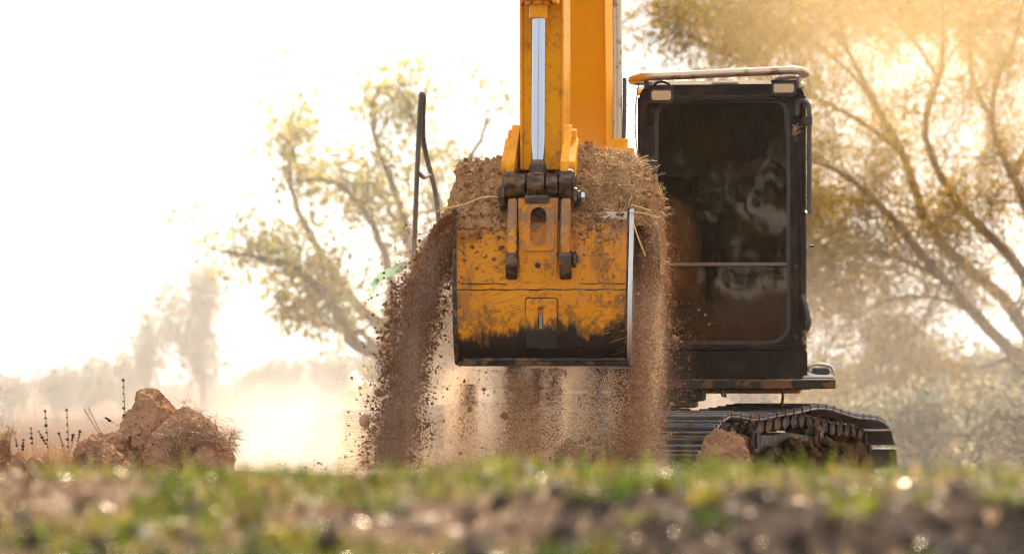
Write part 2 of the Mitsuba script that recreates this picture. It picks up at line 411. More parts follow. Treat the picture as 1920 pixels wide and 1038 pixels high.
zl = Lz(262, .42)
for (x0, x1, xo0, xo1) in ((958, 973, 946, 960), (1055.5, 1070, 1068, 1083)):
    a0, a1 = La(x0, .3), La(x1, .3)
    e0, e1 = La(x0 - (8 if x0 < 1000 else 3), .1), La(x1 - (8 if x0 < 1000 else 3), .1)
    up = prism(link_poly(.42, zl, .085, .12, Lz(322, .12), .07), 0, 1, ch=.006)
    v = up.vertices.copy()
    k = np.clip((v[:, 2] - Lz(330, .1)) / (zl - Lz(330, .1)), 0, 1)[:, None]
    v[:, :1] = np.where(v[:, :1] < .5, e0 + (a0 - e0) * k, e1 + (a1 - e1) * k)
    ln = ex('link_arm', tm(v, up.faces), 'stick_paint', label='yellow side link with worn edges')
    USED.setdefault(ln, 0)
    o0, o1 = La(xo0, .32), La(xo1, .32)
    # stiffening cheek outside, seen as the second facet
    ck = prism(link_poly(.40, zl - .05, .06, .16, Lz(318, .16), .055), o0, o1, ch=.006)
    add(f'{ln}__cheek', ck, 'stick_paint')
    lowx = (945, 970) if x0 < 1000 else (1050, 1077)
    add(f'{ln}__end', prism(link_poly(bp, zp + .01, .082, bp - .005, zp - .02, .07), La(lowx[0], .1), La(lowx[1], .1), ch=.008), 'worn_steel')
    # upper pivot boss
    add(f'{ln}__pivot', lat(x0 - 4 if x0 < 1000 else x1 - 2, x0 + 2 if x0 < 1000 else x1 + 12, .42, zl, .06), 'stick_paint')

# --- pins with washers and nuts
for (pxa, pxb, py, r) in ((1076, 1084, 372, .062), (1074, 1082, 489, .060)):
    ex('pin', cat([lat(pxa, pxb, .06, Lz(py, .06), r), lat(pxb - 1, pxb + 5, .06, Lz(py, .06), r * .72)]), 'worn_steel')
    ex('pin_nut', lat(pxb + 5, pxb + 13, .06, Lz(py - 1, .06), .034, 6, .005), 'bright_steel', smooth=False)
ex('pin', cat([lat(937, 947, .06, Lz(368, .06), .075), lat(940, 946, .06, Lz(368, .06), .082)]), 'worn_steel')
for py in (352, 366, 384):
    ex('pin_bolt', cyl(L(936, py, -.0), L(941, py, -.0), .011, 6, .002), 'worn_steel')

# --- bucket link (the casting with a long hole)
zA, zB = Lz(372, .02), Lz(530, .02)
cl0, cl1 = La(972, .02), La(1046, .02)
cm = (cl0 + cl1) / 2
import shapely
outer = shapely.Polygon([(cl0 + .012, zB), (cl1 - .006, zB), (cl1, zA), (cl0, zA)])
hole = shapely.LineString([(La(1009.5, .0), Lz(404, .0)), (La(1009.5, .0), Lz(448, .0))]).buffer(.046, 8)
rim = shapely.Polygon(rrect(La(978, 0), Lz(470, 0), La(1040, 0), Lz(383, 0), .03)).difference(hole)
cast = cat([prism([*outer.exterior.coords][:-1], -.0, .10, 'b', .006)])
mo = m3.CrossSection([np.array(outer.exterior.coords)[:-1]], m3.FillRule.EvenOdd) - m3.CrossSection([np.array(hole.exterior.coords)[:-1]], m3.FillRule.EvenOdd)


def cs_plate(cs, b0, b1):
    mm = cs.extrude(b1 - b0).to_mesh()
    v = np.array(mm.vert_properties[:, :3])
    return tm(np.stack([v[:, 0], v[:, 2] + b0, v[:, 1]], 1), np.array(mm.tri_verts)[:, ::-1])


rimcs = m3.CrossSection([np.array(rim.exterior.coords)[:-1], np.array(hole.exterior.coords)[:-1]], m3.FillRule.EvenOdd)
ex('bucket_link', cat([cs_plate(mo, 0, .07), cs_plate(rimcs, -.014, 0.002)]), 'bucket_paint', label='worn orange casting with a long round ended hole')
ex('bucket_link__back', plate(980, 380, 1042, 520, .11, .02), 'worn_steel')
ex('bucket_link__bar', prism([(-.02, Lz(380, 0)), (.05, Lz(380, 0)), (.05, Lz(368, 0)), (-.005, Lz(366, 0)), (-.02, Lz(371, 0))], La(984, 0), La(1030, 0)), 'worn_steel')
ex('bucket_link__hub', cyl([cm, -.012, Lz(497, 0)], [cm, .02, Lz(497, 0)], .016, 14), 'worn_steel')

# --- bucket: shell, side plates, ears, wear plate
bz = lambda y: Lz(y, 0.02)
KA = [(408, .10), (418, .055), (470, .03), (541, 0.0), (600, .0), (640, .012), (658, .035), (670, .075)]
prof = [(b, bz(y)) for y, b in KA] + [(.20, bz(676)), (.45, bz(668)), (.8, bz(640)), (1.02, bz(600))]
inn = [(b + .02 * (1 if i < 8 else .3), z + (.0 if i < 7 else .02)) for i, (b, z) in enumerate(prof)]
A0, A1 = La(857, .02), La(1174, .02)
def taper(m, keep=False):
    v = np.array(m.vertices)
    c = (A0 + A1) / 2
    k = (v[:, 2] - bz(541)) / (bz(400) - bz(541))
    v[:, 0] = c + (v[:, 0] - c) * (1 + .016 * k)
    return tm(v, m.faces)


ex('bucket', taper(prism(prof + inn[::-1], A0, A1, ch=.003)), 'bucket_paint', label='big scratched orange bucket, black with wear along its lower part')
# seams: thin weld beads
for (x0, x1, y) in ((864, 950, 532), (1086, 1172, 532), (858, 1174, 543)):
    n_ = 40
    xs = np.linspace(La(x0, -.0), La(x1, -.0), n_)
    ex('bucket__weld', taper(tube(np.stack([xs, np.full(n_, .001 + (.004 if y == 532 else 0)), bz(y) + .002 * np.sin(xs * 40)], 1), .0042, 6)), 'rust')
ex('bucket__torque_tube', taper(lat(1122, 1176, .10, bz(409), .046)), 'dull_steel', label='polished steel tube along the top edge')
side = [(.035, bz(392)), (.02, bz(470)), (-.012, bz(541)), (-.012, bz(610)), (.0, bz(648)), (.05, bz(683)), (.22, bz(686)), (.46, bz(678)), (.82, bz(648)), (1.04, bz(606)), (1.0, bz(520)), (.62, bz(440)), (.22, bz(389)), (.08, bz(388))]
for (x0, x1, bs) in ((849, 857, 'worn_steel'), (1174, 1177.5, 'worn_steel'), (1177.6, 1186, 'bright_steel')):  # paler steel on the outer right plate paints sunlight on the same metal
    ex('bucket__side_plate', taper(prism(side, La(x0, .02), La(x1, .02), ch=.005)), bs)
ex('bucket__lip', taper(cat([prism([(-.03, bz(686)), (-.035, bz(679)), (-.01, bz(676.5)), (.15, bz(676.5)), (.15, bz(686))], La(866, 0), La(1182, 0), ch=.003),
                            prism([(-.02, bz(676)), (-.018, bz(671)), (.1, bz(671)), (.1, bz(676))], La(868, 0), La(1176, 0), ch=.003)])), 'rust')
wp = shapely.Polygon(rrect(La(987, 0), bz(651), La(1044, 0), bz(560), .012)).difference(shapely.LineString([(La(1014, 0), bz(576)), (La(1014, 0), bz(617))]).buffer(.016, cap_style=2))
wpcs = m3.CrossSection([np.array(wp.exterior.coords)[:-1]] + [np.array(i.coords)[:-1] for i in wp.interiors], m3.FillRule.EvenOdd)
ex('bucket__wear_plate', cs_plate(wpcs, -.026, .004), 'bucket_paint')
wx0, wx1, wz0_, wz1_ = La(987, 0), La(1044, 0), bz(651), bz(560)
ex('bucket__plate_weld', tube(np.array([[x, -.006, z] for x, z in rrect(wx0 - .003, wz0_ - .003, wx1 + .003, wz1_ + .003, .014)] + [[wx0 + .011, -.006, wz0_ - .003]]), .005, 6), 'rust')
ex('bucket__slot_peg', plate(1010, 588, 1018, 619, -.012, .02), 'edge_steel')
for (x0, x1) in ((953, 970), (1053, 1071)):
    e0, e1 = La(x0, .05), La(x1, .05)
    ex('bucket__ear', prism([(.20, bz(372)), (.03, bz(372)), (-.01, bz(420)), (-.03, bz(470)), (-.035, bz(500)), (-.01, bz(520)), (.02, bz(524)), (.10, bz(524)), (.20, bz(470))], e0, e1, ch=.006), 'bucket_paint')
    ex('bucket__ear_boss', prism(link_poly(.02, bz(492), .075, .02, bz(505), .06), e0 - .006, e1 + .006, ch=.006), 'worn_steel')
    m_ = (e0 + e1) / 2 + (.024 if x0 < 1000 else -.026)
    ex('bucket__ear_rib', prism([(.16, bz(380)), (.05, bz(380)), (.01, bz(470)), (.05, bz(470)), (.16, bz(420))], m_ - .009, m_ + .009, ch=.003), 'worn_steel')
for k, px in enumerate((880, 945, 1010, 1075, 1140)):                       # teeth on the far edge
    ex('bucket__tooth', taper(prism([(1.0, bz(612)), (1.0, bz(596)), (1.2, bz(582)), (1.21, bz(590))], La(px - 14, .02), La(px + 14, .02), ch=.004)), 'edge_steel')

# --- boom with its lift cylinders
bm0, bm1 = La(1012, 2.0), La(1134, 2.0)
boom_poly = [(3.05, 1.25), (3.35, 1.45), (2.75, 3.7), (1.9, 4.7), (.55, 5.1), (.40, 4.85), (1.45, 4.30), (2.0, 3.45), (2.15, 2.4), (2.8, 1.3)]
ex('boom', prism(boom_poly, bm0 + .008, bm1 - .008, ch=.004), 'clean_paint', label='plain orange boom')
for (x0, x1) in ((bm0 - .004, bm0 + .008), (bm1 - .008, bm1 + .004)):
    ex('boom__side_plate', prism([(b - .012 if b < 2.4 else b, z) for b, z in boom_poly], x0, x1, ch=.003), 'clean_paint')
for sgn, xc in ((1, 1160), (-1, 986)):
    c = La(xc, 1.95)
    k0 = ex('boom_cylinder', cyl([c, 1.95, 1.25], [c, 1.90, Lz(286, 1.93)], .058, 32), 'clean_paint')
    USED.setdefault(k0, 0)
    add(f'{k0}__rod', cyl([c - .004, 1.93, Lz(266, 1.93)], [c - .004, 1.86, 4.0], .0285, 32), 'rail_chrome')
    add(f'{k0}__gland', cyl([c + .006, 1.92, Lz(290, 1.93)], [c + .006, 1.92, Lz(262, 1.93)], .054, 32), 'clean_paint')
    add(f'{k0}__port', box([c + .04, 1.86, Lz(302, 1.93)], [c + .098, 1.95, Lz(280, 1.93)], .006), 'clean_paint')
    add(f'{k0}__pipe', tube(spline([[c + .036, 1.985, Lz(146, 1.9)], [c + .036, 1.98, Lz(190, 1.9)], [c + .030, 1.97, Lz(262, 1.9)]], 16), .013, 10), 'rail_paint')

# --- cab
CB = 2.57
ca0, ca1 = La(1199, CB), La(1509, CB)
cz0, cz1 = Lz(655, CB, 1350), Lz(158, CB, 1350)
wa0, wa1 = La(1232, CB), La(1478, CB)
wz0, wzm0, wzm1, wz1 = Lz(641, CB, 1350), Lz(499, CB, 1350), Lz(492, CB, 1350), Lz(190, CB, 1350)
outerp = np.array(rrect(ca0, cz0, ca1, cz1, [.02, .02, .085, .085], 9))
hole_u = np.array(rrect(wa0, wz0, wa1, wz1, [.02, .12, .10, .10], 9))
fc = m3.CrossSection([outerp], m3.FillRule.EvenOdd) - m3.CrossSection([hole_u], m3.FillRule.EvenOdd)
fin = fc.offset(-.012, m3.JoinType.Round)
front = cat([cs_plate(fin, CB, CB + .02), cs_plate(fc, CB + .012, CB + .12)])
shellcs = m3.CrossSection([outerp], m3.FillRule.EvenOdd) - m3.CrossSection([np.array(rrect(ca0 + .05, cz0 + .05, ca1 - .05, cz1 - .05, .07, 9))], m3.FillRule.EvenOdd)
rear = cat([cs_plate(shellcs, CB + .12, CB + .20), cs_plate(shellcs, CB + .9, CB + .98), cs_plate(shellcs, CB + 1.6, CB + 1.7)])
ex('cab', cat([front, rear, box([ca0 + .03, CB + .12, cz0 + .02], [ca1 - .03, CB + 1.68, cz0 + .75]), box([ca0 + .03, CB + .15, cz1 - .06], [ca1 - .03, CB + 1.68, cz1 - .004], .03),
               box([ca0 + .06, CB + 1.5, cz0 + .1], [ca1 - .06, CB + 1.6, cz1 - .1])]), 'cab_paint', label='boxy dark brown operator cab')
# rounded corner posts at both sides
for px, r in ((1203, .022), (1503.5, .030)):
    x = La(px, CB + .05)
    ex('cab__corner_post', tube(spline([[x, CB + .02, Lz(652, CB)], [x, CB + .02, Lz(400, CB)], [x, CB + .02, Lz(185, CB)]], 12), r, 16), 'cab_paint')
# glass
def pane(x0, z0, x1, z1, r, b, tilt=0.0):
    m = prism(rrect(x0, z0, x1, z1, r, 9), b, b + .008, 'b', .001)
    v = np.array(m.vertices)
    v[:, 1] += (z1 - v[:, 2]) * tilt
    return tm(v, m.faces)


ex('cab__windshield', pane(wa0 - .004, wzm1 - .003, wa1 + .004, wz1 + .004, [.01, .01, .10, .10], CB + .035, -.004), 'tinted_glass', smooth=False, label='dark tinted windshield mirroring trees')
ex('cab__lower_window', pane(wa0 - .004, wz0 - .004, wa1 + .004, wzm0 + .003, [.02, .12, .01, .01], CB + .03, .013), 'tinted_glass', smooth=False, label='dark lower front window')
ex('cab__window_bar', box([wa0 - .01, CB + .01, wzm0], [wa1 + .01, CB + .05, wzm1], .006), 'bar_metal')
g_ = m3.CrossSection([hole_u], m3.FillRule.EvenOdd)
gask = g_.offset(.014, m3.JoinType.Round) - g_.offset(-.010, m3.JoinType.Round)
ex('cab__gasket', cs_plate(gask, CB - .010, CB + .03), 'black_plastic')
gask2 = g_.offset(.034, m3.JoinType.Round) - g_.offset(.024, m3.JoinType.Round)
ex('cab__frame_bead', cs_plate(gask2, CB - .008, CB + .02), 'cab_paint')
# roof: sloping dusty visor, front beam
vz0, vz1 = Lz(182, CB, 1350), Lz(155, CB + .12, 1350)
ex('cab__roof_visor', prism([(CB - .012, vz0), (CB + .16, vz1 + .015), (CB + .20, vz1), (CB + .02, vz0 - .01)], La(1222, CB), La(1490, CB), ch=.004), 'dusty_panel', label='dusty sloping visor above the windshield')
ex('cab__visor_slot', prism([(CB + .085, vz0 + .085), (CB + .105, vz0 + .103), (CB + .12, vz0 + .09), (CB + .10, vz0 + .075)], La(1334, CB), La(1384, CB), ch=.002), 'black_plastic')
ex('cab__head_beam', box([La(1232, CB), CB - .018, Lz(192, CB, 1350)], [La(1478, CB), CB + .02, Lz(181, CB, 1350)], .008), 'cab_paint')
# guard bar of bright tube round the roof
gb = [[La(1196, CB + 1.0), CB + 1.0, Lz(150, CB + .1)], [La(1196, CB + .2), CB + .25, Lz(150, CB + .1)], [La(1197, CB), CB - .02, Lz(149, CB)], [La(1212, CB), CB - .055, Lz(147.5, CB)],
      [La(1240, CB), CB - .055, Lz(146.5, CB)], [La(1350, CB), CB - .05, Lz(142.5, CB)], [La(1470, CB), CB - .055, Lz(138.5, CB)], [La(1492, CB), CB - .05, Lz(138, CB)], [La(1504, CB), CB - .0, Lz(138.5, CB)],
      [La(1505, CB + .2), CB + .25, Lz(140, CB + .1)], [La(1505, CB + 1.0), CB + 1.0, Lz(142, CB + .1)]]
ex('guard_bar', tube(spline(gb, 90), .027, 24), 'rail_chrome', label='bright steel tube bent round the cab roof')
ex('guard_bar__strut', cyl(L(1212, 150, CB - .03), L(1212, 168, CB - .02), .016, 10), 'rail_paint')
ex('guard_bar__strut', cyl(L(1497, 142, CB), L(1497, 165, CB + .02), .018, 10), 'bright_steel')
# work lights
for (x0, y0, x1, y1) in ((1217.5, 163, 1262.5, 193.5), (1446, 150.5, 1493, 179.5)):
    b = CB - .075
    wl = ex('work_light', plate(x0, y0, x1, y1, b - .03, .10, .012, r=.026), 'black_plastic', label='square lamp with ribbed cream lens at the roof edge')
    USED.setdefault(wl, 0)
    lens_m = plate(x0 + 4.5, y0 + 7, x1 - 4.5, y1 - 5.5, b - .037, .02, .004, r=.014)
    add(f'{wl}__lens', lens_m, 'lamp_lens')
    ribs = []
    for y in np.linspace(y0 + 8, y1 - 7, 9):
        q0, q1 = L(x0 + 6, y, b - .038), L(x1 - 6, y, b - .038)
        ribs.append(cyl(q0, q1, .0022, 6, .001))
    add(f'{wl}__lens_rib', cat(ribs), 'lamp_lens', kind='stuff')
    add(f'{wl}__bracket', cyl(L((x0 + x1) / 2, y1 - 2, b + .03), L((x0 + x1) / 2, y1 + 9, b + .04), .014, 10), 'black_plastic')
    add(f'{wl}__rim', plate(x0 - 1, y0 - 1, x1 + 1, y0 + 4, b - .034, .095, .008), 'cab_paint')
ex('lamp_hoop', tube(spline([L(1224, 166, CB - .0), L(1230, 156, CB), L(1240, 153, CB), L(1251, 156, CB), L(1258, 166, CB)], 20), .010, 8), 'black_plastic')
# grab rail at the corner
rail = [L(1494, 216, CB - .03), L(1494, 199, CB - .035), L(1497, 191, CB - .04), L(1505, 189, CB - .05), L(1512, 192, CB - .05), L(1516, 200, CB - .05), L(1517.5, 216, CB - .05), L(1517.5, 400, CB - .05), L(1517.5, 600, CB - .05), L(1516.5, 617, CB - .04), L(1511, 624, CB - .01)]
rp = np.vstack([spline(rail[:7], 26), spline(rail[7:], 10)])
ex('grab_rail', tube(rp, .0155, 12), 'rail_paint')
ex('grab_rail__clamp', plate(1505, 218, 1523, 234, CB - .075, .07, .006), 'black_plastic')
ex('grab_rail__clamp', plate(1502, 224, 1512, 238, CB - .05, .06, .006), 'black_plastic')
ex('grab_rail__stub', cyl(L(1517, 461, CB - .03), L(1526, 461, CB - .03), .007, 8, .002), 'black_plastic')
for py in (262, 500, 632):
    ex('cab__bolt', cyl(L(1493, py, CB - .012), L(1493, py, CB + .01), .018, 12, .005), 'black_plastic')
ex('cab__hinge', cat([plate(1207, 306, 1227, 322, CB - .03, .04, .006), cyl(L(1214, 296, CB - .02), L(1214, 320, CB - .02), .014, 12), plate(1216, 300, 1228, 310, CB - .025, .03, .006)]), 'black_plastic')
ex('cab__lamp_cover', plate(1213, 194, 1226, 236, CB - .03, .05, .02), 'cab_paint')
# skirt and deck beam below the cab
sk = rrect(La(1100, CB), Lz(711, CB, 1350), La(1513, CB), Lz(657.5, CB, 1350), [.01, .05, .012, .01], 8)
ex('cab_skirt', prism(sk, CB - .035, CB + .5, 'b', .01), 'cab_paint')
ex('cab_sill', box([La(1200, CB), CB - .02, Lz(657, CB, 1350)], [La(1511, CB), CB + .1, Lz(646, CB, 1350)], .008), 'cab_paint')
da1 = La(1566, CB)
ex('deck', box([La(1060, CB), CB - .05, Lz(728.5, CB, 1350)], [da1, CB + .45, Lz(711.5, CB, 1350)], .004), 'rust', label='rusty steel deck beam under the cab')
ex('deck__plate', box([La(830, CB), CB + .45, Lz(730, CB + .5, 1350)], [La(1520, CB + .4), CB + 2.6, Lz(712, CB + .5, 1350)], .006), 'rust')
# step with a dark lamp on the deck's end
sl = [L(1518, 706, CB), L(1557, 703, CB), L(1562, 699, CB), L(1557, 686, CB), L(1552, 684.5, CB), L(1521, 685, CB), L(1517, 689, CB), L(1521, 696, CB + .02)]
ex('step', tube(spline(sl, 50), .012, 10), 'bright_steel', label='small bent bright steel step beside the cab foot')
ex('step__block', cat([plate(1521, 689, 1555, 703, CB + .02, .12, .01), plate(1528, 694, 1556, 700, CB - .01, .05, .004)]), 'black_plastic')
ex('step__foot', plate(1505, 703.5, 1564, 709.5, CB - .04, .2, .006), 'bright_steel')
# things hanging below the deck
ex('belly_plate', box([La(1250, 3.9), 3.9, Lz(737.5, 3.9, 1400)], [La(1500, 3.9), 5.2, Lz(727, 3.9, 1400)], .01), 'clean_paint')
ex('drain_hose', tube(spline([L(1467, 728, CB + .1), L(1467.5, 745, CB + .11), L(1465, 762, CB + .12)], 8), .009, 8), 'black_plastic')
ex('strap', cyl(L(1352, 730, CB), L(1356, 744, CB), .009, 6, .002), 'black_plastic')
ex('strap', cyl(L(1358, 730, CB), L(1361, 745, CB), .009, 6, .002), 'black_plastic')
ex('strap', cyl(L(1342, 730, CB), L(1342, 738, CB), .006, 6, .002), 'black_plastic')
# slew ring and upper frame
sc = np.array([La(1100, 3.5), 3.55, 0])
ex('slew_ring', cat([cyl(sc + [0, 0, .78], sc + [0, 0, .93], .62, 48, .01), cyl(sc + [0, 0, .86], sc + [0, 0, .90], .70, 48, .01), cyl(sc + [0, 0, .93], sc + [0, 0, 1.0], .55, 48, .01)]), 'rust')
ex('pivot_block', cat([box([La(1180, 2.7), 2.7, Lz(752, 2.7)], [La(1316, 2.7), 3.4, Lz(729, 2.7)], .01), box([La(1180, 2.75), 2.75, Lz(764, 2.75)], [La(1303, 2.75), 3.3, Lz(752, 2.75)], .01)]), 'rust')
# counterweight, hood, tool box
cw0, cw1 = -1.22 + sc[0], 1.22 + sc[0]
ex('counterweight', prism(rrect(cw0, 1.02, cw1, 2.05, .12, 6), 5.3, 6.0, 'b', .05), 'clean_paint')
ex('engine_hood', cat([box([cw0 + .08, 4.0, 1.05], [La(1180, 4.0), 5.3, 2.0], .08), box([sc[0] - .3, 3.2, 1.02], [La(1190, 3.3), 4.0, 1.7], .04)]), 'clean_paint')
ex('tool_box', box([La(769, 2.65), 2.65, 1.03], [La(960, 2.65), 4.0, Lz(487, 2.65)], .02), 'dusty_panel', label='pale dusty tool box on the deck')
dome = blob([0, 0, 0], [1, 1, 1], 3, 3, 0, 1, 0)
dv = dome.vertices * [.16, .3, .17] + [La(828, 3.0), 3.05, Lz(478, 3.0)]
ex('air_cleaner', tm(dv, dome.faces), 'dusty_panel', smooth=True, label='round dusty cover on the tool box')
# long hand rail on the far side
h1 = [L(776, 488, 2.75), L(781, 350, 2.75), L(788, 200, 2.75), L(789.5, 180, 2.75), L(792, 175, 2.78), L(794, 181, 2.82), L(793.5, 200, 2.86), L(793, 250, 2.9), L(795, 270, 2.95), L(808, 325, 3.0), L(817, 365, 3.05), L(821, 395, 3.05), L(822, 480, 3.05)]
hp = np.vstack([spline(h1[:3], 12), spline(h1[3:7], 14), spline(h1[7:], 24)])
ex('handrail', tube(hp, .0165, 12), 'rail_paint', label='tall black looped hand rail')
ex('handrail__rung', tube(spline([L(787, 325, 2.75), L(791, 330, 2.78), L(800, 329.5, 2.9), L(807, 328, 3.0)], 14), .015, 10), 'rail_paint')

# --- undercarriage: two tracks turned a little to the side
TA = math.radians(21)
TD = np.array([math.sin(TA), math.cos(TA), 0])           # along the track, away from the camera
TN = np.array([math.cos(TA), -math.sin(TA), 0])          # across, towards the outer side of the near right track
loop = np.array([(-.02, .872), (-.20, .822), (-.42, .735), (-.62, .63), (-.74, .48), (-.72, .28), (-.55, .10), (-.25, .03), (.4, .02), (1.2, .02), (2.0, .02), (2.8, .02), (3.5, .04), (3.9, .12), (4.15, .30), (4.20, .48),
                 (4.14, .62), (4.00, .745), (3.78, .81), (3.1, .848), (2.55, .895), (2.13, .92), (1.6, .90), (1.05, .879), (.5, .866)])
from scipy.interpolate import CubicSpline
cl_ = np.vstack([loop, loop[:1]])
ss = np.concatenate([[0], np.cumsum(np.linalg.norm(np.diff(cl_, axis=0), axis=1))])
cs_ = CubicSpline(ss, cl_, bc_type='periodic')
NSHOE = 54
SW = .60
plate_m = [box([-SW / 2, -.078, -.006], [SW / 2, .078, .006], .003)]
for t in (-.066, -.008, .05):
    plate_m.append(box([-SW / 2, t - .009, .006], [SW / 2, t + .009, .034 if t > .04 else .026], .005))
shoe_mesh = cat(plate_m)
shoe_end = box([-SW / 2 - .004, -.078, -.012], [-SW / 2 + .006, .078, -.006], .001)
link_m = cat([cyl([-.1, -.05, -.085], [.1, -.05, -.085], .021, 8)] + [cat([box([w - .02, -.075, -.125], [w + .02, .07, -.006], .03), cyl([w - .038, -.05, -.085], [w + .038, -.05, -.085], .046, 16), cyl([w - .028, .05, -.085], [w + .028, .05, -.085], .034, 14)]) for w in (-.10, .10)])
TR_ORIGIN = {'near': P(1365, 776, 19.5) * [1, 1, 0] - TN * SW / 2, 'far': None}
TR_ORIGIN['far'] = TR_ORIGIN['near'] - TN * 2.02
for which in ('near', 'far'):
    org = TR_ORIGIN[which]
    tk = number(f'{E}__track')
    lab = 'track with dusty steel shoes under the cab' if which == 'near' else 'track half hidden in bright dust'
    def place(m, o, ex_, ey_, ez_): return tm(o + m.vertices[:, :1] * ex_ + m.vertices[:, 1:2] * ey_ + m.vertices[:, 2:] * ez_, m.faces)
    for k in range(NSHOE):
        s = ss[-1] * k / NSHOE
        q, d = cs_(s), cs_(s, 1)
        d /= np.linalg.norm(d)
        t3 = TD * d[0] + np.array([0, 0, d[1]])
        nn = np.cross(TN, t3)
        if (q - np.array([1.7, .45])) @ np.array([nn @ TD, nn[2]]) < 0:
            nn = -nn
        o = org + TD * q[0] + np.array([0, 0, q[1]]) - nn * .02
        fl = np.linalg.det(np.stack([TN, t3, nn])) < 0
        for nm, mm, bs in (('shoe', shoe_mesh, 'shoe_steel'), ('chain_link', link_m, 'rust')):
            m = place(mm, o, TN, t3, nn)
            if fl:
                m = tm(m.vertices, m.faces[:, ::-1])
            add(f'{tk}__{nm}', m, bs, smooth=False, loc=False)
    def side_tm(poly, w0, w1, ch=.01):
        m = prism(poly, w0, w1, ch=ch)
        v = np.array(m.vertices)
        return tm(org + v[:, :1] * TN + v[:, 1:2] * TD + v[:, 2:] * [0, 0, 1.0], m.faces)
    fr = cat([side_tm([(.0, .28), (3.4, .28), (3.4, .55), (2.9, .68), (1.75, .745), (1.45, .73), (.7, .745), (.0, .55)], -.17, .17), side_tm([(.9, .62), (2.4, .62), (2.0, .70), (1.2, .70)], -.10, .10)])
    add(tk, fr, 'rust', loc=False, exact=True, label=lab)
    def wheel(t, z, r, w0, w1, sides=28):
        return cyl(org + TD * t + TN * w0 + [0, 0, z], org + TD * t + TN * w1 + [0, 0, z], r, sides, .012)
    add(f'{tk}__idler', cat([wheel(-.28, .43, .34, -.06, .06), wheel(-.28, .43, .29, -.13, .13), wheel(-.28, .43, .1, -.2, .2)]), 'rust', loc=False)
    add(f'{tk}__sprocket', cat([wheel(3.72, .43, .32, -.04, .04), wheel(3.72, .43, .22, -.22, .16), wheel(3.72, .43, .13, .16, .20)]), 'mud', loc=False)
    for t in (.95, 2.45):
        add(f'{tk}__carrier_roller', cat([wheel(t, .705, .075, .0, .19), wheel(t, .705, .088, .10, .13), wheel(t, .705, .088, .165, .2), wheel(t, .705, .05, .2, .21)]), 'rust', loc=False)
    for t in np.linspace(.25, 3.25, 7):
        add(f'{tk}__roller', cat([wheel(t, .20, .11, -.16, .16), wheel(t, .20, .13, -.1, -.06), wheel(t, .20, .13, .06, .1)]), 'rust', loc=False)
    # packed earth on the track frame
    for k in range(5):
        q = org + TD * (1.4 + k * .42) + TN * .16 + [0, 0, .56 + .04 * (k % 2)]
        add(f'{tk}__caked_mud', blob(q, [.09, .30, .10], 60 + k, 4, .4, 2.5, .25), 'mud', smooth=True, loc=False)
    USED[tk] = USED.get(tk, 0)
for t, z, sz in ((1.12, .745, .085), (.55, .70, .07)):
    add(f'{E}__track__caked_mud', blob(TR_ORIGIN['near'] + TD * t + TN * .05 + [0, 0, z], [.09, .30, sz], 80, 4, .35, 2.5, .2), 'mud', smooth=True, loc=False)
car = TR_ORIGIN['near'] - TN * 1.01 + TD * 1.75
cb = tm(car + np.concatenate([box([-.95, -.55, .38], [.95, .55, .66], .05).vertices]) @ np.stack([TN, TD, [0, 0, 1.0]]), box([-.95, -.55, .38], [.95, .55, .66], .05).faces)
add(f'{E}__carbody', cb, 'rust', loc=False)

# ------------------------------------------------------------------ soil heaped in the bucket
hp_px = np.array([838, 846, 853, 862, 880, 905, 940, 985, 1030, 1078, 1110, 1150, 1182, 1203, 1216, 1226, 1234, 1240, 1246])
hp_py = np.array([470, 420, 380, 318, 304, 306, 304, 306, 300, 284, 279, 282, 286, 302, 326, 352, 392, 440, 520])
ridge_b = .52
ha = np.array([La(p, ridge_b) for p in hp_px])
hz = np.array([L(p, y, ridge_b)[2] for p, y in zip(hp_px, hp_py)])
ga = np.linspace(ha[0], ha[-1], 190)
gb_ = np.concatenate([np.linspace(.10, ridge_b, 90), np.linspace(ridge_b, 1.12, 50)[1:]])
AA, BB = np.meshgrid(ga, gb_, indexing='ij')
left_ = 1 - sstep(La(935, .1), La(965, .1), AA)
BB = BB - .062 * left_ * np.clip(1 - (BB - .10) / .35, 0, 1)
top = np.interp(AA, ha, hz)
rim_z = Lz(412, .12) - (Lz(412, .1) - Lz(420, .1)) * left_ + .05 * (meshkit.fbm(np.stack([AA * 9, 0 * AA, 0 * AA + 2], -1), 3, 36) - .5)
u = np.clip((BB - .10 + .062 * left_) / (ridge_b - .10 + .062 * left_), 0, 1)
front_z = np.minimum(rim_z - .03, top)
ZZ = front_z + (top - front_z) * np.sin(u * np.pi / 2) ** 0.8
back = np.clip((BB - ridge_b) / (1.12 - ridge_b), 0, 1)
ZZ = ZZ - back ** 1.7 * np.maximum(ZZ - bz(560), 0)
over = np.clip((AA - La(1188, .3)) / .12, 0, 1)
q3 = np.stack([AA, BB, ZZ], -1)
dsp = .10 * (meshkit.fbm(q3 * 5 + 3, 3, 31) - .5) * 2 + .05 * (meshkit.fbm(q3 * 14, 3, 32) - .5) * 2 + .022 * (meshkit.fbm(q3 * 45, 3, 33) - .5) * 2
lump = .03 * np.maximum(meshkit.noise(q3 * 22, 35) - .55, 0) * 2
gz = np.gradient(ZZ, axis=0) / np.gradient(AA, axis=0), np.gradient(ZZ, axis=1) / np.gradient(BB, axis=1)
nrm = np.stack([-gz[0], -gz[1], np.ones_like(ZZ)], -1)
nrm /= np.linalg.norm(nrm, axis=-1, keepdims=True)
fade_ = .25 + .75 * np.clip(u * 5, 0, 1)
q3 = q3 + nrm * ((dsp * .8 + lump) * fade_)[..., None]
na, nb = AA.shape
ii = (np.arange(na - 1)[:, None] * nb + np.arange(nb - 1)[None]).ravel()
HF = np.stack([ii, ii + nb, ii + nb + 1, ii + 1], 1)
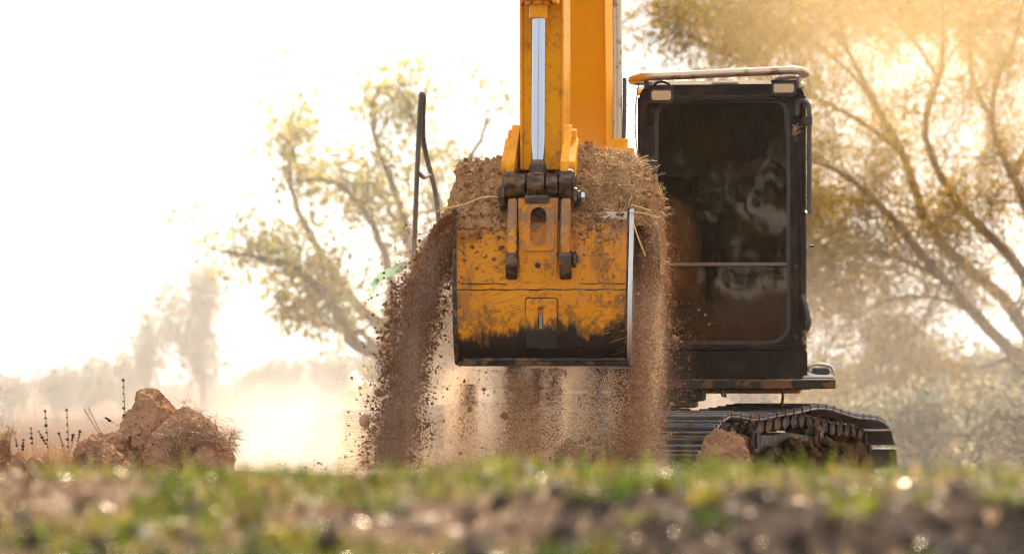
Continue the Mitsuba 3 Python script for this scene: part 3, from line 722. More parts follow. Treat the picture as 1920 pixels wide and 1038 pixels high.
heap_faces = np.vstack([HF[:, [0, 1, 2]], HF[:, [0, 2, 3]]])
HS = thing('soil_heap', 'heap of loose brown soil and straw piled above the raised bucket', 'soil heap')
add(HS, tm(q3.reshape(-1, 3), heap_faces), 'loose_soil', smooth=True, exact=True)
labels[HS]['kind'] = 'thing'


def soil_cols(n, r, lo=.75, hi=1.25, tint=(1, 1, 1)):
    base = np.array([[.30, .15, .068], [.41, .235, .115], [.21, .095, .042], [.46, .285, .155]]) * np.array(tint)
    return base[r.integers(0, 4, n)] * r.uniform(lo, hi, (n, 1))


hv, hn = q3.reshape(-1, 3), nrm.reshape(-1, 3)
r_ = np.random.default_rng(11)
idx = r_.integers(0, len(hv), 8200)
rad = np.minimum(.0034 * r_.pareto(2.2, 8200) + .002, .021)
_cp = np.random.default_rng(3).normal(size=(13, 3)); _cp /= np.linalg.norm(_cp, axis=1, keepdims=True)
ico = trimesh.convex.convex_hull(_cp * np.random.default_rng(4).uniform(.75, 1.1, (13, 1)))
icv = ico.vertices * (1 + .3 * (meshkit.noise(ico.vertices * 1.7, 4) - .5)[:, None])
m, c = scatter(icv, ico.faces, hv[idx] + hn[idx] * rad[:, None] * .4, np.stack([rad, rad * r_.uniform(.6, 1, 8200), rad * r_.uniform(.6, 1, 8200)], 1), 5, color=soil_cols(8200, r_))
add(f'{HS}__crumb', m, 'grain', smooth=False, color=c, kind='stuff')


nn_ = 2400
fy = 400 + r_.exponential(34, nn_)
fx = r_.uniform(862, 1168, nn_)
ok_ = (np.abs(fx - 1010) > 62) & (fy < 560)
fx, fy = fx[ok_], fy[ok_]
fp = np.array([L(a, b, np.interp(b, [400, 418, 470, 541, 600], [.06, .05, .026, -.004, -.004])) for a, b in zip(fx, fy)])
frd = np.minimum(.0022 + .0022 * r_.pareto(2.0, len(fp)), .014)
m, c = scatter(icv, ico.faces, fp, frd, 6, color=soil_cols(len(fp), r_, .6, 1.0))
add(f'{HS}__crumb', m, 'grain', smooth=False, color=c, kind='stuff')


def straws(n, r, pos, length, rad, colset, spread=1.0, updir=.4, seg=5, bend=.5):
    vs, fs, cs, at = [], [], [], 0
    for k in range(n):
        d = r.normal(size=3) * [1, 1, .7]
        d[2] += updir
        d /= np.linalg.norm(d)
        l = length * r.uniform(.35, 1.3)
        side_ = np.cross(d, r.normal(size=3))
        side_ /= np.linalg.norm(side_)
        t = np.linspace(-.5, .5, seg)
        pts = pos[k] + d * l * t[:, None] + side_ * (bend * l * (t ** 2 - .08))[:, None] * r.uniform(-1, 1)
        m = tube(pts, rad * r.uniform(.6, 1.4) * np.linspace(1, .55, seg), 3, cap=False)
        vs.append(m.vertices); fs.append(m.faces + at); at += len(m.vertices)
        cs.append(np.repeat([np.array(colset[r.integers(len(colset))]) * r.uniform(.75, 1.2)], len(m.vertices), 0))
    return tm(np.vstack(vs), np.vstack(fs)), np.vstack(cs)


STRAW = [(.50, .33, .14), (.58, .42, .22), (.42, .25, .10), (.62, .47, .27)]
ROOT = [(.20, .11, .05), (.26, .15, .07), (.15, .085, .045)]
w_ = (q3[..., 0] > La(1085, .3)).astype(float) * (q3[..., 1] < .75) * (0.25 + 2 * np.exp(-((q3[..., 0] - La(1175, .4)) / .13) ** 2))
w_ = w_ + .22 * (q3[..., 1] < .7)
idx = r_.choice(len(hv), 1100, p=w_.ravel() / w_.sum())
m, c = straws(1100, r_, hv[idx] + hn[idx] * .006, .14, .0016, STRAW + ROOT[:1])
add(f'{HS}__straw', m, 'straw', smooth=True, color=c, kind='stuff')
# root tuft on the heap's upper corner
tp = np.array([L(p, y, ridge_b) for p, y in zip(r_.uniform(858, 900, 150), r_.uniform(296, 330, 150))])
m, c = straws(150, r_, tp, .08, .0016, ROOT, updir=.6)
add(f'{HS}__root', m, 'straw', smooth=True, color=c, kind='stuff')
# long straw across the bucket's rim
for pts in ([L(818, 398, .02), L(850, 388, -.01), L(880, 380, -.02), L(905, 370, -.02), L(925, 369, .0), L(945, 371, .05)], [L(1180, 398, -.02), L(1215, 402, .0), L(1235, 409, .02)],
            [L(1184, 385, .05), L(1205, 390, .0), L(1222, 396, .0)], [L(1188, 420, .0), L(1200, 455, -.03), L(1210, 480, .0)]):
    m = tube(spline(pts, 22), .0045, 5)
    add(f'{HS}__long_straw', m, 'straw', smooth=True, color=np.tile([(.62, .40, .14)], (len(m.vertices), 1)))

# ------------------------------------------------------------------ falling soil
def stream(path, n, b0, b1, seed, rmin, rscale, rmax, clump=.5, power=1.0, edge=1.0, tint=(1, 1, 1), cz=9.0, ca=26.0):
    """Grains along a falling stream. path: (py, px centre, half width)."""
    r = np.random.default_rng(seed)
    p = np.array(path, float)
    py = np.interp(r.random(n * 3) ** power, np.linspace(0, 1, len(p)), p[:, 0])
    cx, hw = np.interp(py, p[:, 0], p[:, 1]), np.interp(py, p[:, 0], p[:, 2])
    cx = cx + 22 * (meshkit.fbm(np.stack([py * .022, 0 * py, 0 * py + seed], -1), 3, seed) - .5)
    g = r.normal(size=n * 3) * .55
    g = np.where(r.random(n * 3) < .06, g * 2.4, g)
    px = cx + g * hw * edge
    b = r.uniform(b0, b1, n * 3)
    q = np.array([L(x, y, w) for x, y, w in zip(px, py, b)])
    keep = meshkit.fbm(q * [ca, 6, cz * .35], 3, seed) > r.normal(.5, .10, n * 3) - (1 - clump) * .5
    q = q[keep][:n]
    rad = np.minimum(rmin + rscale * r.pareto(2.2, len(q)), rmax)
    rad = rad * np.where(np.abs(g[keep][:n]) > 1.2, .8, 1)
    sc = np.stack([rad, rad * r.uniform(.55, 1, len(q)), rad * r.uniform(.6, 1.1, len(q))], 1)
    col = soil_cols(len(q), r, .7, 1.2, tint)
    big = rad > .0022
    w = W(q)
    m1, c1 = scatter(OCT_V * [1, 1, .9], OCT_F, w[big], sc[big], seed, color=col[big])
    m2, c2 = scatter(TET_V, TET_F, w[~big], sc[~big] * 1.15, seed + 1, color=col[~big])
    return cat([m1, m2]), np.vstack([c1, c2])


LS = [(402, 846, 6), (440, 828, 22), (500, 806, 38), (560, 785, 47), (620, 769, 46), (700, 759, 42), (800, 744, 48), (880, 734, 54)]
m, c = stream(LS, 170000, -.05, .55, 101, .0010, .0014, .015, clump=.72, power=.9, tint=(.54, .355, .235))  # dark grain colour paints the shade on this curtain
m2, c2 = stream(LS, 1500, -.05, .55, 151, .0045, .004, .019, clump=.6, tint=(.54, .40, .29))
m, c = cat([m, m2]), np.vstack([c, c2])
add('falling_soil', m, 'grain', smooth=False, color=c, loc=False, kind='stuff', label='dense brown curtain of soil, tinted darker as in shade, pouring past the left side of the bucket')
RS = [(400, 1222, 14), (440, 1220, 20), (520, 1215, 30), (620, 1213, 36), (700, 1208, 38), (800, 1200, 42), (880, 1194, 48)]
m, c = stream(RS, 90000, .05, .75, 102, .0010, .0012, .012, clump=.68, power=.75, tint=(1.05, .92, .78))  # paler grain colour stands in for sunlight on this curtain
add('falling_soil', m, 'grain', smooth=False, color=c, loc=False, kind='stuff', label='tan curtain of soil, tinted paler as in sunlight, pouring between bucket and cab')
parts = []
for (cx, hw, y0, n, sd) in ((968, 24, 684, 9500, 1), (1002, 16, 690, 3800, 2), (874, 18, 720, 3200, 3), (1042, 22, 690, 3000, 4), (1120, 20, 690, 1600, 5), (1165, 22, 690, 3000, 6), (920, 60, 690, 700, 7), (1080, 80, 690, 1100, 8)):
    parts.append(stream([(y0, cx, hw * .8), (760, cx - 2, hw), (880, cx - 5, hw * 1.25)], n * 2, .45, 1.15, 110 + sd, .0009, .0011, .010, clump=.6, tint=(.66, .50, .36)))  # darkened grain colour paints the shade below the bucket
m = cat([p[0] for p in parts])
add('falling_soil', m, 'grain', smooth=False, color=np.vstack([p[1] for p in parts]), loc=False, kind='stuff', label='thin streaks of soil, tinted dark as in shade, falling under the bucket')
m, c = stream([(380, 1238, 16), (500, 1250, 26), (620, 1262, 34), (760, 1262, 44)], 2600, -.1, .8, 140, .0011, .0011, .006, clump=.2, tint=(1.3, 1.2, 1.1))  # grains lightened beyond the soil colour so they look sunlit
add('falling_soil', m, 'grain', smooth=False, color=c, loc=False, kind='stuff', label='fine specks of soil, tinted bright as if sunlit, drifting in front of the dark cab')
m, c = stream([(420, 770, 12), (560, 728, 24), (700, 722, 26), (860, 716, 34)], 1100, -.05, .5, 141, .0014, .0022, .011, clump=.2, tint=(.8, .75, .7))
add('falling_soil', m, 'grain', smooth=False, color=c, loc=False, kind='stuff', label='scattered crumbs flung off to the left of the falling soil')
CLODS = [(684, 787, 11, 'flat dark clod falling beside the far track'), (709, 735, 9, 'round dark clod flying left of the falling soil'), (946, 779, 8, 'square dark clod falling under the bucket'), (880, 767, 6, 'dark clod falling below the bucket corner'),
         (1224, 612, 7, 'tan clod beside the lower bucket corner'), (1254, 612, 6, 'tan clod in front of the lower cab window'), (1265, 635, 8, 'larger tan clod in front of the cab window foot'), (1221, 655, 8, 'rough tan clod beside the bucket lip'),
         (1244, 725, 7, 'tan clod in front of the cab skirt'), (1226, 422, 7, 'brown clod under the straw beside the bucket'), (1197, 560, 8, 'dusty clod against the bucket side'), (1246, 790, 6, 'tan clod above the track shoes'),
         (648, 856, 4, 'small dark clod lowest of those left of the stream'), (766, 632, 6, 'reddish clod inside the left curtain'), (728, 585, 7, 'clod at the ragged edge of the left curtain'), (884, 438, 7, 'round clod stuck on the upper bucket face'),
         (1215, 700, 6, 'tan clod low in the right curtain'), (1258, 758, 5, 'small tan clod above the track'), (907, 730, 4, 'small dark clod just under the bucket lip'), (1190, 742, 6, 'clod in the lower right curtain')]
for k, (px, py, r, lab) in enumerate(CLODS):
    b = .35 if r != 8 or px > 950 else .9
    if 'bucket face' in lab:
        b = .0
    if 'under the bucket' in lab or 'below the bucket' in lab:
        b = .6
    rm = r * .0031
    m = blob(L(px, py, b), [rm, rm * .9, rm * (1.35 if 'flat' in lab else .95)], 200 + k, 2, .35, 1.6, .1, .5)
    add('falling_clod', m, 'soil', smooth=True, label=lab, cat_='clod', group='clods of soil in the air')

# ------------------------------------------------------------------ earth lumps on the ground
def lump_thing(key, label, px, py, D, wpx, hpx, seed, depth=1.0, sub=5, amp=.22, freq=1.6, fine=.07, sharp=.75, rot=0.0):
    """A lump whose visible top is at pixel (px, py), wpx wide and hpx tall; it goes on down into the ground."""
    s = D / F
    c = P(px, py + hpx * .5, D)
    m = blob(c, [wpx * s * .5, wpx * s * .5 * depth, hpx * s * .5], seed, sub, amp, freq, fine, sharp, rot)
    return add(key, m, 'soil', smooth=True, loc=False, label=label, cat_='earth lump', group='lumps of dug earth')


def loft(key, label, poly, D, depth, seed, amp=.03, size=.018, ridge=.02):
    """A lump whose outline the photograph shows: rings of that outline, full in the middle and drawn in before and behind, then roughened."""
    pp = np.array(poly, float)
    s_ = np.concatenate([[0], np.cumsum(np.linalg.norm(np.diff(np.vstack([pp, pp[:1]]), axis=0), axis=1))])
    n_ = 48
    t = np.linspace(0, s_[-1], n_, endpoint=False)
    q = np.vstack([pp, pp[:1]])
    q = np.stack([np.interp(t, s_, q[:, 0]), np.interp(t, s_, q[:, 1])], 1)
    W3 = np.array([P(a, b, D) for a, b in q])
    cen = W3.mean(0) * [1, 1, 1]
    cen[2] = W3[:, 2].min() * .7 + W3[:, 2].max() * .3
    r = np.random.default_rng(seed)
    rings = []
    for f, sc in ((-1, .12), (-.85, .52), (-.5, .84), (0, 1.0), (.4, .9), (.8, .6), (1, .1)):
        ring = cen + (W3 - cen) * sc
        ring[:, 1] = D + f * depth + .10 * depth * (meshkit.noise(ring * 6 + seed, seed) - .5)
        rings.append(ring)
    v = np.vstack(rings)
    f = []
    for a in range(6):
        for b in range(n_):
            c = (b + 1) % n_
            f += [[a * n_ + b, a * n_ + c, (a + 1) * n_ + c], [a * n_ + b, (a + 1) * n_ + c, (a + 1) * n_ + b]]
    k = len(v)
    v = np.vstack([v, rings[0].mean(0), rings[-1].mean(0)])
    for b in range(n_):
        c = (b + 1) % n_
        f += [[k, c, b], [k + 1, 6 * n_ + b, 6 * n_ + c]]
    m = tm(v, f)
    m.merge_vertices()
    v, f = trimesh.remesh.subdivide_to_size(m.vertices, m.faces, size, max_iter=12)
    m = trimesh.Trimesh(v, f)
    if m.volume < 0:
        m.invert()
    trimesh.smoothing.filter_taubin(m, iterations=6)
    v, n = np.array(m.vertices), np.array(m.vertex_normals)
    d = amp * (meshkit.fbm(v * 7 + seed, 3, seed) - .5) * 2 + amp * .55 * (meshkit.fbm(v * 24, 3, seed + 1) - .5) * 2
    d += ridge * -np.abs(meshkit.fbm(v * [9, 9, 6] + 3, 2, seed + 2) - .5) * 2 + .007 * (meshkit.fbm(v * 75, 2, seed + 3) - .5) * 2
    kk = add(key, tm(v + n * d[:, None], m.faces), 'soil', smooth=True, loc=False, label=label, cat_='earth lump', group='lumps of dug earth')
    vis = np.flatnonzero((v[:, 2] > .5) & (n[:, 1] < .2))
    ix = r.choice(vis, 420)
    rd = np.minimum(.002 + .0022 * r.pareto(2.0, 420), .013)
    cm_, cc_ = scatter(ico.vertices, ico.faces, (v + n * d[:, None])[ix], rd, seed, color=soil_cols(420, r, .6, 1.0))
    add(f'{kk}__crumb', cm_, 'grain', smooth=False, color=cc_, loc=False, kind='stuff')
    return kk


loft('earth_lump', 'tall pointed lump of pinkish earth, topmost of the pile', [(260, 745), (266, 730), (285, 725), (300, 730), (318, 740), (333, 762), (352, 800), (365, 920), (195, 920), (206, 845), (220, 802), (230, 774), (240, 766), (252, 764)], 18.45, .26, 301, .035, .016, .03)
rootl = loft('earth_lump', 'big dark lump with dry roots hanging from it', [(258, 870), (270, 835), (288, 808), (310, 783), (335, 763), (352, 760), (375, 770), (395, 783), (415, 803), (430, 830), (436, 880), (442, 930), (248, 930)], 18.1, .24, 303, .035, .016, .03)
loft('earth_lump', 'small rounded lump at the foot of the rooty one', [(340, 875), (352, 850), (366, 834), (378, 829), (392, 831), (405, 843), (425, 860), (436, 920), (330, 920)], 17.85, .14, 304, .02, .014)
loft('earth_lump', 'crumbly earth slope running from the pointed lump down to the dry stalks', [(108, 880), (138, 850), (160, 824), (178, 812), (198, 812), (220, 800), (242, 812), (262, 850), (272, 920), (90, 920)], 18.25, .26, 306, .05, .014, .05)
loft('earth_lump', 'round crumbly lump in front of the earth slope', [(176, 880), (182, 850), (196, 835), (214, 834), (232, 845), (250, 870), (255, 920), (165, 920)], 17.95, .14, 307, .03, .014, .03)
loft('earth_lump', 'lump with a grassy top cut by the edge of the photo', [(-50, 920), (-50, 808), (-10, 808), (14, 811), (22, 830), (24, 850), (34, 920)], 18.2, .16, 308, .02, .014)
loft('earth_lump', 'rounded pale boulder of earth in front of the track', [(1303, 890), (1308, 855), (1316, 828), (1330, 808), (1348, 801), (1372, 806), (1394, 820), (1408, 845), (1417, 880), (1422, 930), (1298, 930)], 18.0, .18, 320, .034, .012, .03)
loft('earth_lump', 'dark rough clump with straw under the bucket', [(1032, 890), (1040, 850), (1050, 832), (1064, 817), (1078, 826), (1095, 821), (1112, 823), (1124, 832), (1132, 818), (1141, 830), (1144, 860), (1152, 920), (1024, 920)], 18.2, .14, 321, .02, .012, .02)
lump_thing('earth_lump', 'small knob of earth on the slope by the dry stalks', 150, 830, 18.05, 26, 44, 305, 1, 4, .2, 1.6, .08, .8)
lump_thing('earth_lump', 'small cone of earth beside the grassy lump', 34, 846, 18.0, 36, 60, 309, 1, 4, .2, 1.6, .08, .8)
lump_thing('earth_lump', 'low lump under the dry stalks', 66, 854, 18.2, 36, 50, 310, 1, 4, .2, 1.6, .08, .8)


def tuft(key, n, gen, length, rad, cols, seed, updir=.3, bend=.6, **kw):
    r = np.random.default_rng(seed)
    m, c = straws(n, r, np.array([gen(r) for _ in range(n)]), length, rad, cols, updir=updir, bend=bend)
    add(key, m, 'straw', smooth=True, color=c, loc=False, **kw)


def along(line, D, sx, sy):
    p = np.array(line, float)
    def g(r):
        t = r.random() * (len(p) - 1)
        k = min(int(t), len(p) - 2)
        q = p[k] + (p[k + 1] - p[k]) * (t - k)
        return P(q[0] + r.normal() * sx, q[1] + r.normal() * sy, D + r.normal() * .03)
    return g


tuft(f'{rootl}__root', 230, along([(350, 768), (385, 790), (410, 815), (430, 840)], 17.87, 11, 10), .085, .0015, ROOT + STRAW[:1], 61, kind='stuff')
tuft(f'{rootl}__root_mat', 380, along([(320, 815), (350, 820), (390, 815), (330, 845), (400, 840)], 17.82, 16, 10), .09, .0015, ROOT, 62, kind='stuff')
tuft(f'{rootl}__dry_tuft', 130, along([(420, 818), (438, 812), (436, 835), (432, 850)], 17.9, 5, 6), .10, .0015, STRAW + ROOT, 63, updir=.0, kind='stuff')
tuft('straw_tuft', 70, along([(1045, 845), (1090, 830), (1130, 845)], 17.95, 8, 5), .10, .0017, STRAW + ROOT, 64, kind='stuff', label='straw lying on the dark clumps under the bucket')
tuft('dry_grass', 650, along([(15, 872), (60, 868), (100, 866), (140, 862)], 18.4, 18, 6), .17, .0013, [(.55, .37, .17), (.48, .29, .11), (.62, .46, .26)], 65, updir=1.6, bend=.3, kind='stuff', label='low tan dry grass around the dark seed stalks')
tuft('dry_grass', 120, along([(2, 822), (12, 814), (26, 806)], 18.1, 6, 4), .10, .0014, STRAW + ROOT, 66, updir=.5, kind='stuff', label='matted dry grass on the lump at the edge')
# seed stalks
SPOTS = [(84, 770, 90, 866, 6, 'straight seed stalk, tallest in the dry grass'), (125, 768, 128, 866, 6, 'straight seed stalk right of the tallest one'), (58, 802, 62, 868, 4, 'short seed stalk standing left in the dry grass'), (231, 712, 233, 806, 7, 'single tall seed stalk behind the pointed lump'),
         (199, 783, 222, 800, 3, 'bent seed stalk leaning on the earth slope'), (110, 812, 124, 852, 5, 'leaning seed stalk in the middle of the dry grass'), (44, 824, 40, 866, 4, 'stubby seed stalk beside the grassy lump'), (150, 808, 140, 850, 4, 'seed stalk nearest to the earth slope'),
         (72, 808, 95, 848, 5, 'crooked seed stalk crossing the tallest one'), (137, 815, 130, 850, 3, 'short seed stalk before the slope'), (30, 824, 36, 860, 3, 'little seed stalk above the earth cone')]
bead = trimesh.creation.icosphere(2)
for k, (x1, y1, x0, y0, nb_, lab) in enumerate(SPOTS):
    sk_ = thing('seed_stalk', lab, 'seed stalk', 'dry seed stalks')
    D = 18.35 + .05 * (k % 3)
    line = spline([P(x0, y0, D), P((x0 + x1) / 2 + 1.5, (y0 + y1) / 2, D), P(x1, y1, D)], 12)
    mm = tube(line, .0022, 5)
    add(f'{sk_}__stem', mm, 'straw', smooth=True, color=np.tile([(.30, .19, .09)], (len(mm.vertices), 1)), loc=False)
    for j in range(nb_):
        q = line[0] + (line[-1] - line[0]) * (1 - j * .14) if j else line[-1]
        rr = (.0085 if j % 2 == 0 else .007) * (1 + .25 * math.sin(k * 3 + j))
        bm_ = tm(bead.vertices * [rr, rr, rr * .85] * (1 + .3 * (meshkit.noise(bead.vertices * 4 + j, k) - .5)[:, None]) + q, bead.faces)
        add(f'{sk_}__seed_head', bm_, 'black_plastic' if False else 'rust', smooth=True, loc=False)
for pts, lab in (([P(185, 812, 18.2), P(172, 790, 18.2), P(158, 767, 18.2)], 'bare brown twig leaning left out of the earth slope'), ([P(190, 812, 18.5), P(176, 785, 18.5), P(166, 764, 18.5)], 'thin pale twig behind the brown one')):
    mm = tube(spline(pts, 10), .003, 5)
    add('twig', mm, 'straw', smooth=True, color=np.tile([(.36, .23, .11)], (len(mm.vertices), 1)), loc=False, label=lab, cat_='twig')

# ------------------------------------------------------------------ small hanging things on the machine
def strip(pts, w, nrm_, bs, key, lab, cat_, thick=.0012):
    p = spline(pts, 26)
    w = np.interp(np.linspace(0, 1, 26), np.linspace(0, 1, len(w)), w)
    n = np.asarray(nrm_, float)
    t = np.gradient(p, axis=0)
    s = np.cross(t, n); s /= np.linalg.norm(s, axis=1, keepdims=True)
    v = np.vstack([p - s * w[:, None], p + s * w[:, None]])
    k = np.arange(25)
    f = np.vstack([np.stack([k, k + 1, k + 27], 1), np.stack([k, k + 27, k + 26], 1)])
    return tm(v, f)


rb = strip([P(768, 494, 20.6), P(745, 503, 20.5), P(720, 516, 20.45), P(692, 536, 20.4)], [.022, .03, .028, .008], [0.2, -1, .3], None, None, None, None)
rb2 = strip([P(712, 520, 20.45), P(703, 532, 20.42), P(699, 548, 20.4), P(692, 561, 20.4)], [.012, .018, .012, .003], [.4, -1, .1], None, None, None, None)
add('ribbon', cat([rb, rb2]), 'ribbon_green', smooth=True, loc=False, label='forked pale green plastic ribbon fluttering from the tool box', cat_='ribbon')
mm = tube(spline([L(1198, 158, CB - .02), L(1192, 200, CB - .03), L(1191, 240, CB - .03), L(1195, 285, CB - .02), L(1197, 300, CB)], 24), .0035, 6)
add('cable', mm, 'black_plastic', smooth=True, label='thin black cable hanging beside the cab', cat_='cable')
m1, c1 = straws(26, rng, np.array([L(1515 + rng.normal() * 2, 626 + rng.uniform(-6, 18), CB - .06) for _ in range(26)]), .07, .0018, STRAW, updir=-.8)
add('straw_wisp', m1, 'straw', smooth=True, color=c1, label='wisp of straw caught at the foot of the grab rail', cat_='straw')
m1, c1 = straws(16, rng, np.array([L(1491 + rng.normal() * 2, 244 + rng.uniform(-8, 10), CB - .06) for _ in range(16)]), .06, .0018, STRAW, updir=-.8)
add('straw_wisp', m1, 'straw', smooth=True, color=c1, label='wisp of straw caught below the upper rail bend', cat_='straw')
for pts, r in (([L(1471, 196, CB - .04), L(1472, 230, CB - .05), L(1476, 270, CB - .05), L(1479, 298, CB - .04)], .0028), ([L(1471, 196, CB - .045), L(1475, 225, CB - .05), L(1478, 262, CB - .05), L(1480, 297, CB - .04)], .0022)):
    mm = tube(spline(pts, 20), r, 5)
    k = add('wiper_blade', mm, 'straw', smooth=True, color=np.tile([(.30, .22, .14)], (len(mm.vertices), 1)), label='thin bent stalk dangling before the windshield', cat_='stalk', group='stalks on the windshield') if False else add(f'{E}__cab__wiper', mm, 'rail_paint', smooth=True)

# ------------------------------------------------------------------ foreground: grass, dead leaves, straw on the bank
fr = np.random.default_rng(77)
def grass_mask(x, y):
    q = np.stack([x, y, 0 * x], -1)
    n = meshkit.fbm(q * 3.2 + 2, 4, 41)
    crest = np.exp(-((y - 7.05) / .55) ** 2)
    bare = sstep(-.1, .4, x + .12 * (y - 6)) * (y < 6.35 - .12 * x)
    return np.clip((n - .49) * 8 + .55 * crest - 1.0 * bare, 0, 1)


N = 74000
gxp, gyp = fr.uniform(-2.3, 2.3, N), fr.uniform(4.5, 8.0, N)
keep = fr.random(N) < grass_mask(gxp, gyp)
gxp, gyp = gxp[keep], gyp[keep]
n = len(gxp)
base = np.stack([gxp, gyp, terrain(gxp, gyp) - .004], 1)
hgt = fr.gamma(3, .0075, n) * (.7 + .6 * meshkit.noise(base * 2.5, 5))
th = fr.uniform(0, 2 * np.pi, n)
lean = fr.uniform(.1, 1.1, n)
d1 = np.stack([np.cos(th), np.sin(th), 0 * th], 1)
sd = np.stack([-np.sin(th), np.cos(th), 0 * th], 1)
wd = fr.uniform(.0014, .0034, n)[:, None]
h = hgt[:, None]
mid = base + d1 * h * .35 * lean[:, None] + [0, 0, 1] * h * .75
tip = base + d1 * h * 1.0 * lean[:, None] + [0, 0, 1] * h * (1.15 - .35 * lean[:, None])
gv = np.stack([base - sd * wd, base + sd * wd, mid - sd * wd * .8, mid + sd * wd * .8, tip], 1).reshape(-1, 3)
gf = (np.array([[0, 1, 3], [0, 3, 2], [2, 3, 4]])[None] + (np.arange(n) * 5)[:, None, None]).reshape(-1, 3)
gcol = np.array([[.09, .14, .014], [.15, .20, .02], [.05, .09, .015], [.25, .23, .05], [.36, .25, .10]])[fr.choice(5, n, p=[.28, .26, .18, .16, .12])] * fr.uniform(.75, 1.25, (n, 1))
add('grass', tm(gv, gf), 'leaf', smooth=True, color=np.repeat(gcol, 5, 0), loc=False, kind='stuff', label='short green grass growing in patches on the near bank')

nt = 340
tx, ty = fr.uniform(-2.2, 2.2, nt * 4), fr.uniform(4.5, 7.5, nt * 4)
kp = fr.random(nt * 4) < .25 + .75 * grass_mask(tx, ty)
tx, ty = tx[kp][:nt], ty[kp][:nt]
nt, per = len(tx), 70
tsz = fr.gamma(5, .009, nt) * np.where(ty > 6.3, .55, 1.0)
tcol = np.array([[.05, .09, .012], [.10, .15, .018], [.19, .22, .03], [.28, .25, .05], [.36, .26, .11]])[fr.choice(5, nt, p=[.26, .28, .2, .14, .12])] * fr.uniform(.8, 1.3, (nt, 1))
th = fr.uniform(0, 2 * np.pi, nt * per)
rr = fr.random(nt * per) ** .5 * np.repeat(tsz * .55, per)
bx_, by_ = np.repeat(tx, per) + rr * np.cos(th), np.repeat(ty, per) + rr * np.sin(th)
h = (np.repeat(tsz, per) * fr.uniform(.35, 1.05, nt * per))[:, None]
le = fr.uniform(.2, 1.2, nt * per)[:, None]
d1 = np.stack([np.cos(th), np.sin(th), 0 * th], 1)
sd = np.stack([-np.sin(th + fr.normal(0, .8, nt * per)), np.cos(th), 0 * th], 1)
wd = fr.uniform(.0016, .0034, nt * per)[:, None]
base = np.stack([bx_, by_, terrain(bx_, by_) - .005], 1)
mid = base + d1 * h * .3 * le + [0, 0, 1] * h * .65
tip = base + d1 * h * le + [0, 0, 1] * h * (1.1 - .4 * le)
gv = np.stack([base - sd * wd, base + sd * wd, mid - sd * wd * .8, mid + sd * wd * .8, tip], 1).reshape(-1, 3)
gf = (np.array([[0, 1, 3], [0, 3, 2], [2, 3, 4]])[None] + (np.arange(nt * per) * 5)[:, None, None]).reshape(-1, 3)
gcol = np.repeat(tcol, per, 0) * fr.uniform(.75, 1.25, (nt * per, 1))
add('grass', tm(gv, gf), 'leaf', smooth=True, color=np.repeat(gcol, 5, 0), loc=False, kind='stuff', label='taller grass tufts dotted over the near bank')

LEAF2_V, LEAF2_F = np.array([[-1, 0, 0], [0, .5, .12], [1, 0, 0], [0, -.5, .12]]), np.array([[0, 3, 2], [0, 2, 1]])
LEAF_V = np.array([[-1, 0, 0], [-.2, .42, .10], [1, 0, .05], [-.2, -.42, .10], [.35, .3, .12], [.35, -.3, .12]])
LEAF_F = np.array([[0, 5, 3], [0, 3, 1]][:0] + [[0, 3, 5], [0, 5, 2], [0, 2, 4], [0, 4, 1]])
n = 7000
lx, ly = fr.uniform(-2.3, 2.3, n), fr.uniform(4.5, 8.0, n)
pos = np.stack([lx, ly, terrain(lx, ly) + fr.uniform(.002, .02, n)], 1)
eul = np.stack([fr.normal(.2, .4, n), fr.normal(.1, .4, n), fr.uniform(0, 6.28, n)], 1)
m, c = scatter(LEAF_V, LEAF_F, pos, .004 + .011 * fr.pareto(3.0, n).clip(0, 2.6), 1, Rotation.from_euler('xyz', eul).as_matrix(),
               np.array([[.42, .28, .15], [.55, .40, .26], [.30, .17, .08], [.60, .50, .38], [.50, .26, .08]])[fr.integers(0, 5, n)] * fr.uniform(.7, 1.2, (n, 1)))
add('leaf_litter', m, 'waxy_leaf', smooth=False, color=c, loc=False, kind='stuff', label='dry brown leaf bits littering the near bank')
n = 2200
lx, ly = fr.uniform(-2.3, 2.3, n), fr.uniform(4.5, 7.8, n)
pos = np.stack([lx, ly, terrain(lx, ly) + .008], 1)
m, c = straws(n, fr, pos, .11, .0016, [(.55, .42, .26), (.45, .32, .17), (.62, .52, .36)], updir=.0, bend=.3)
add('fallen_straw', m, 'straw', smooth=True, color=c, loc=False, kind='stuff', label='pale dry straw lying on the near bank')
n = 9000
lx, ly = fr.uniform(-2.3, 2.3, n), fr.uniform(4.4, 7.6, n)
rad = np.minimum(.0025 + .004 * fr.pareto(1.9, n), .030) * np.where(ly > 6.4, .45, 1)
pos = np.stack([lx, ly, terrain(lx, ly) + rad * .3], 1)
m, c = scatter(icv, ico.faces, pos, rad, 9, color=np.array([[.085, .065, .054], [.13, .10, .083], [.06, .046, .038]])[fr.integers(0, 3, n)] * fr.uniform(.7, 1.2, (n, 1)))
add('soil_crumbs', m, 'grain', smooth=False, color=c, loc=False, kind='stuff', label='brown soil crumbs on the bare part of the near bank')
def ground_at(px, py):
    for D in np.arange(4.6, 8.0, .01):
        p = P(px, py, D)
        if p[2] <= terrain(p[0], p[1]):
            return p
    return P(px, py, 7.0)


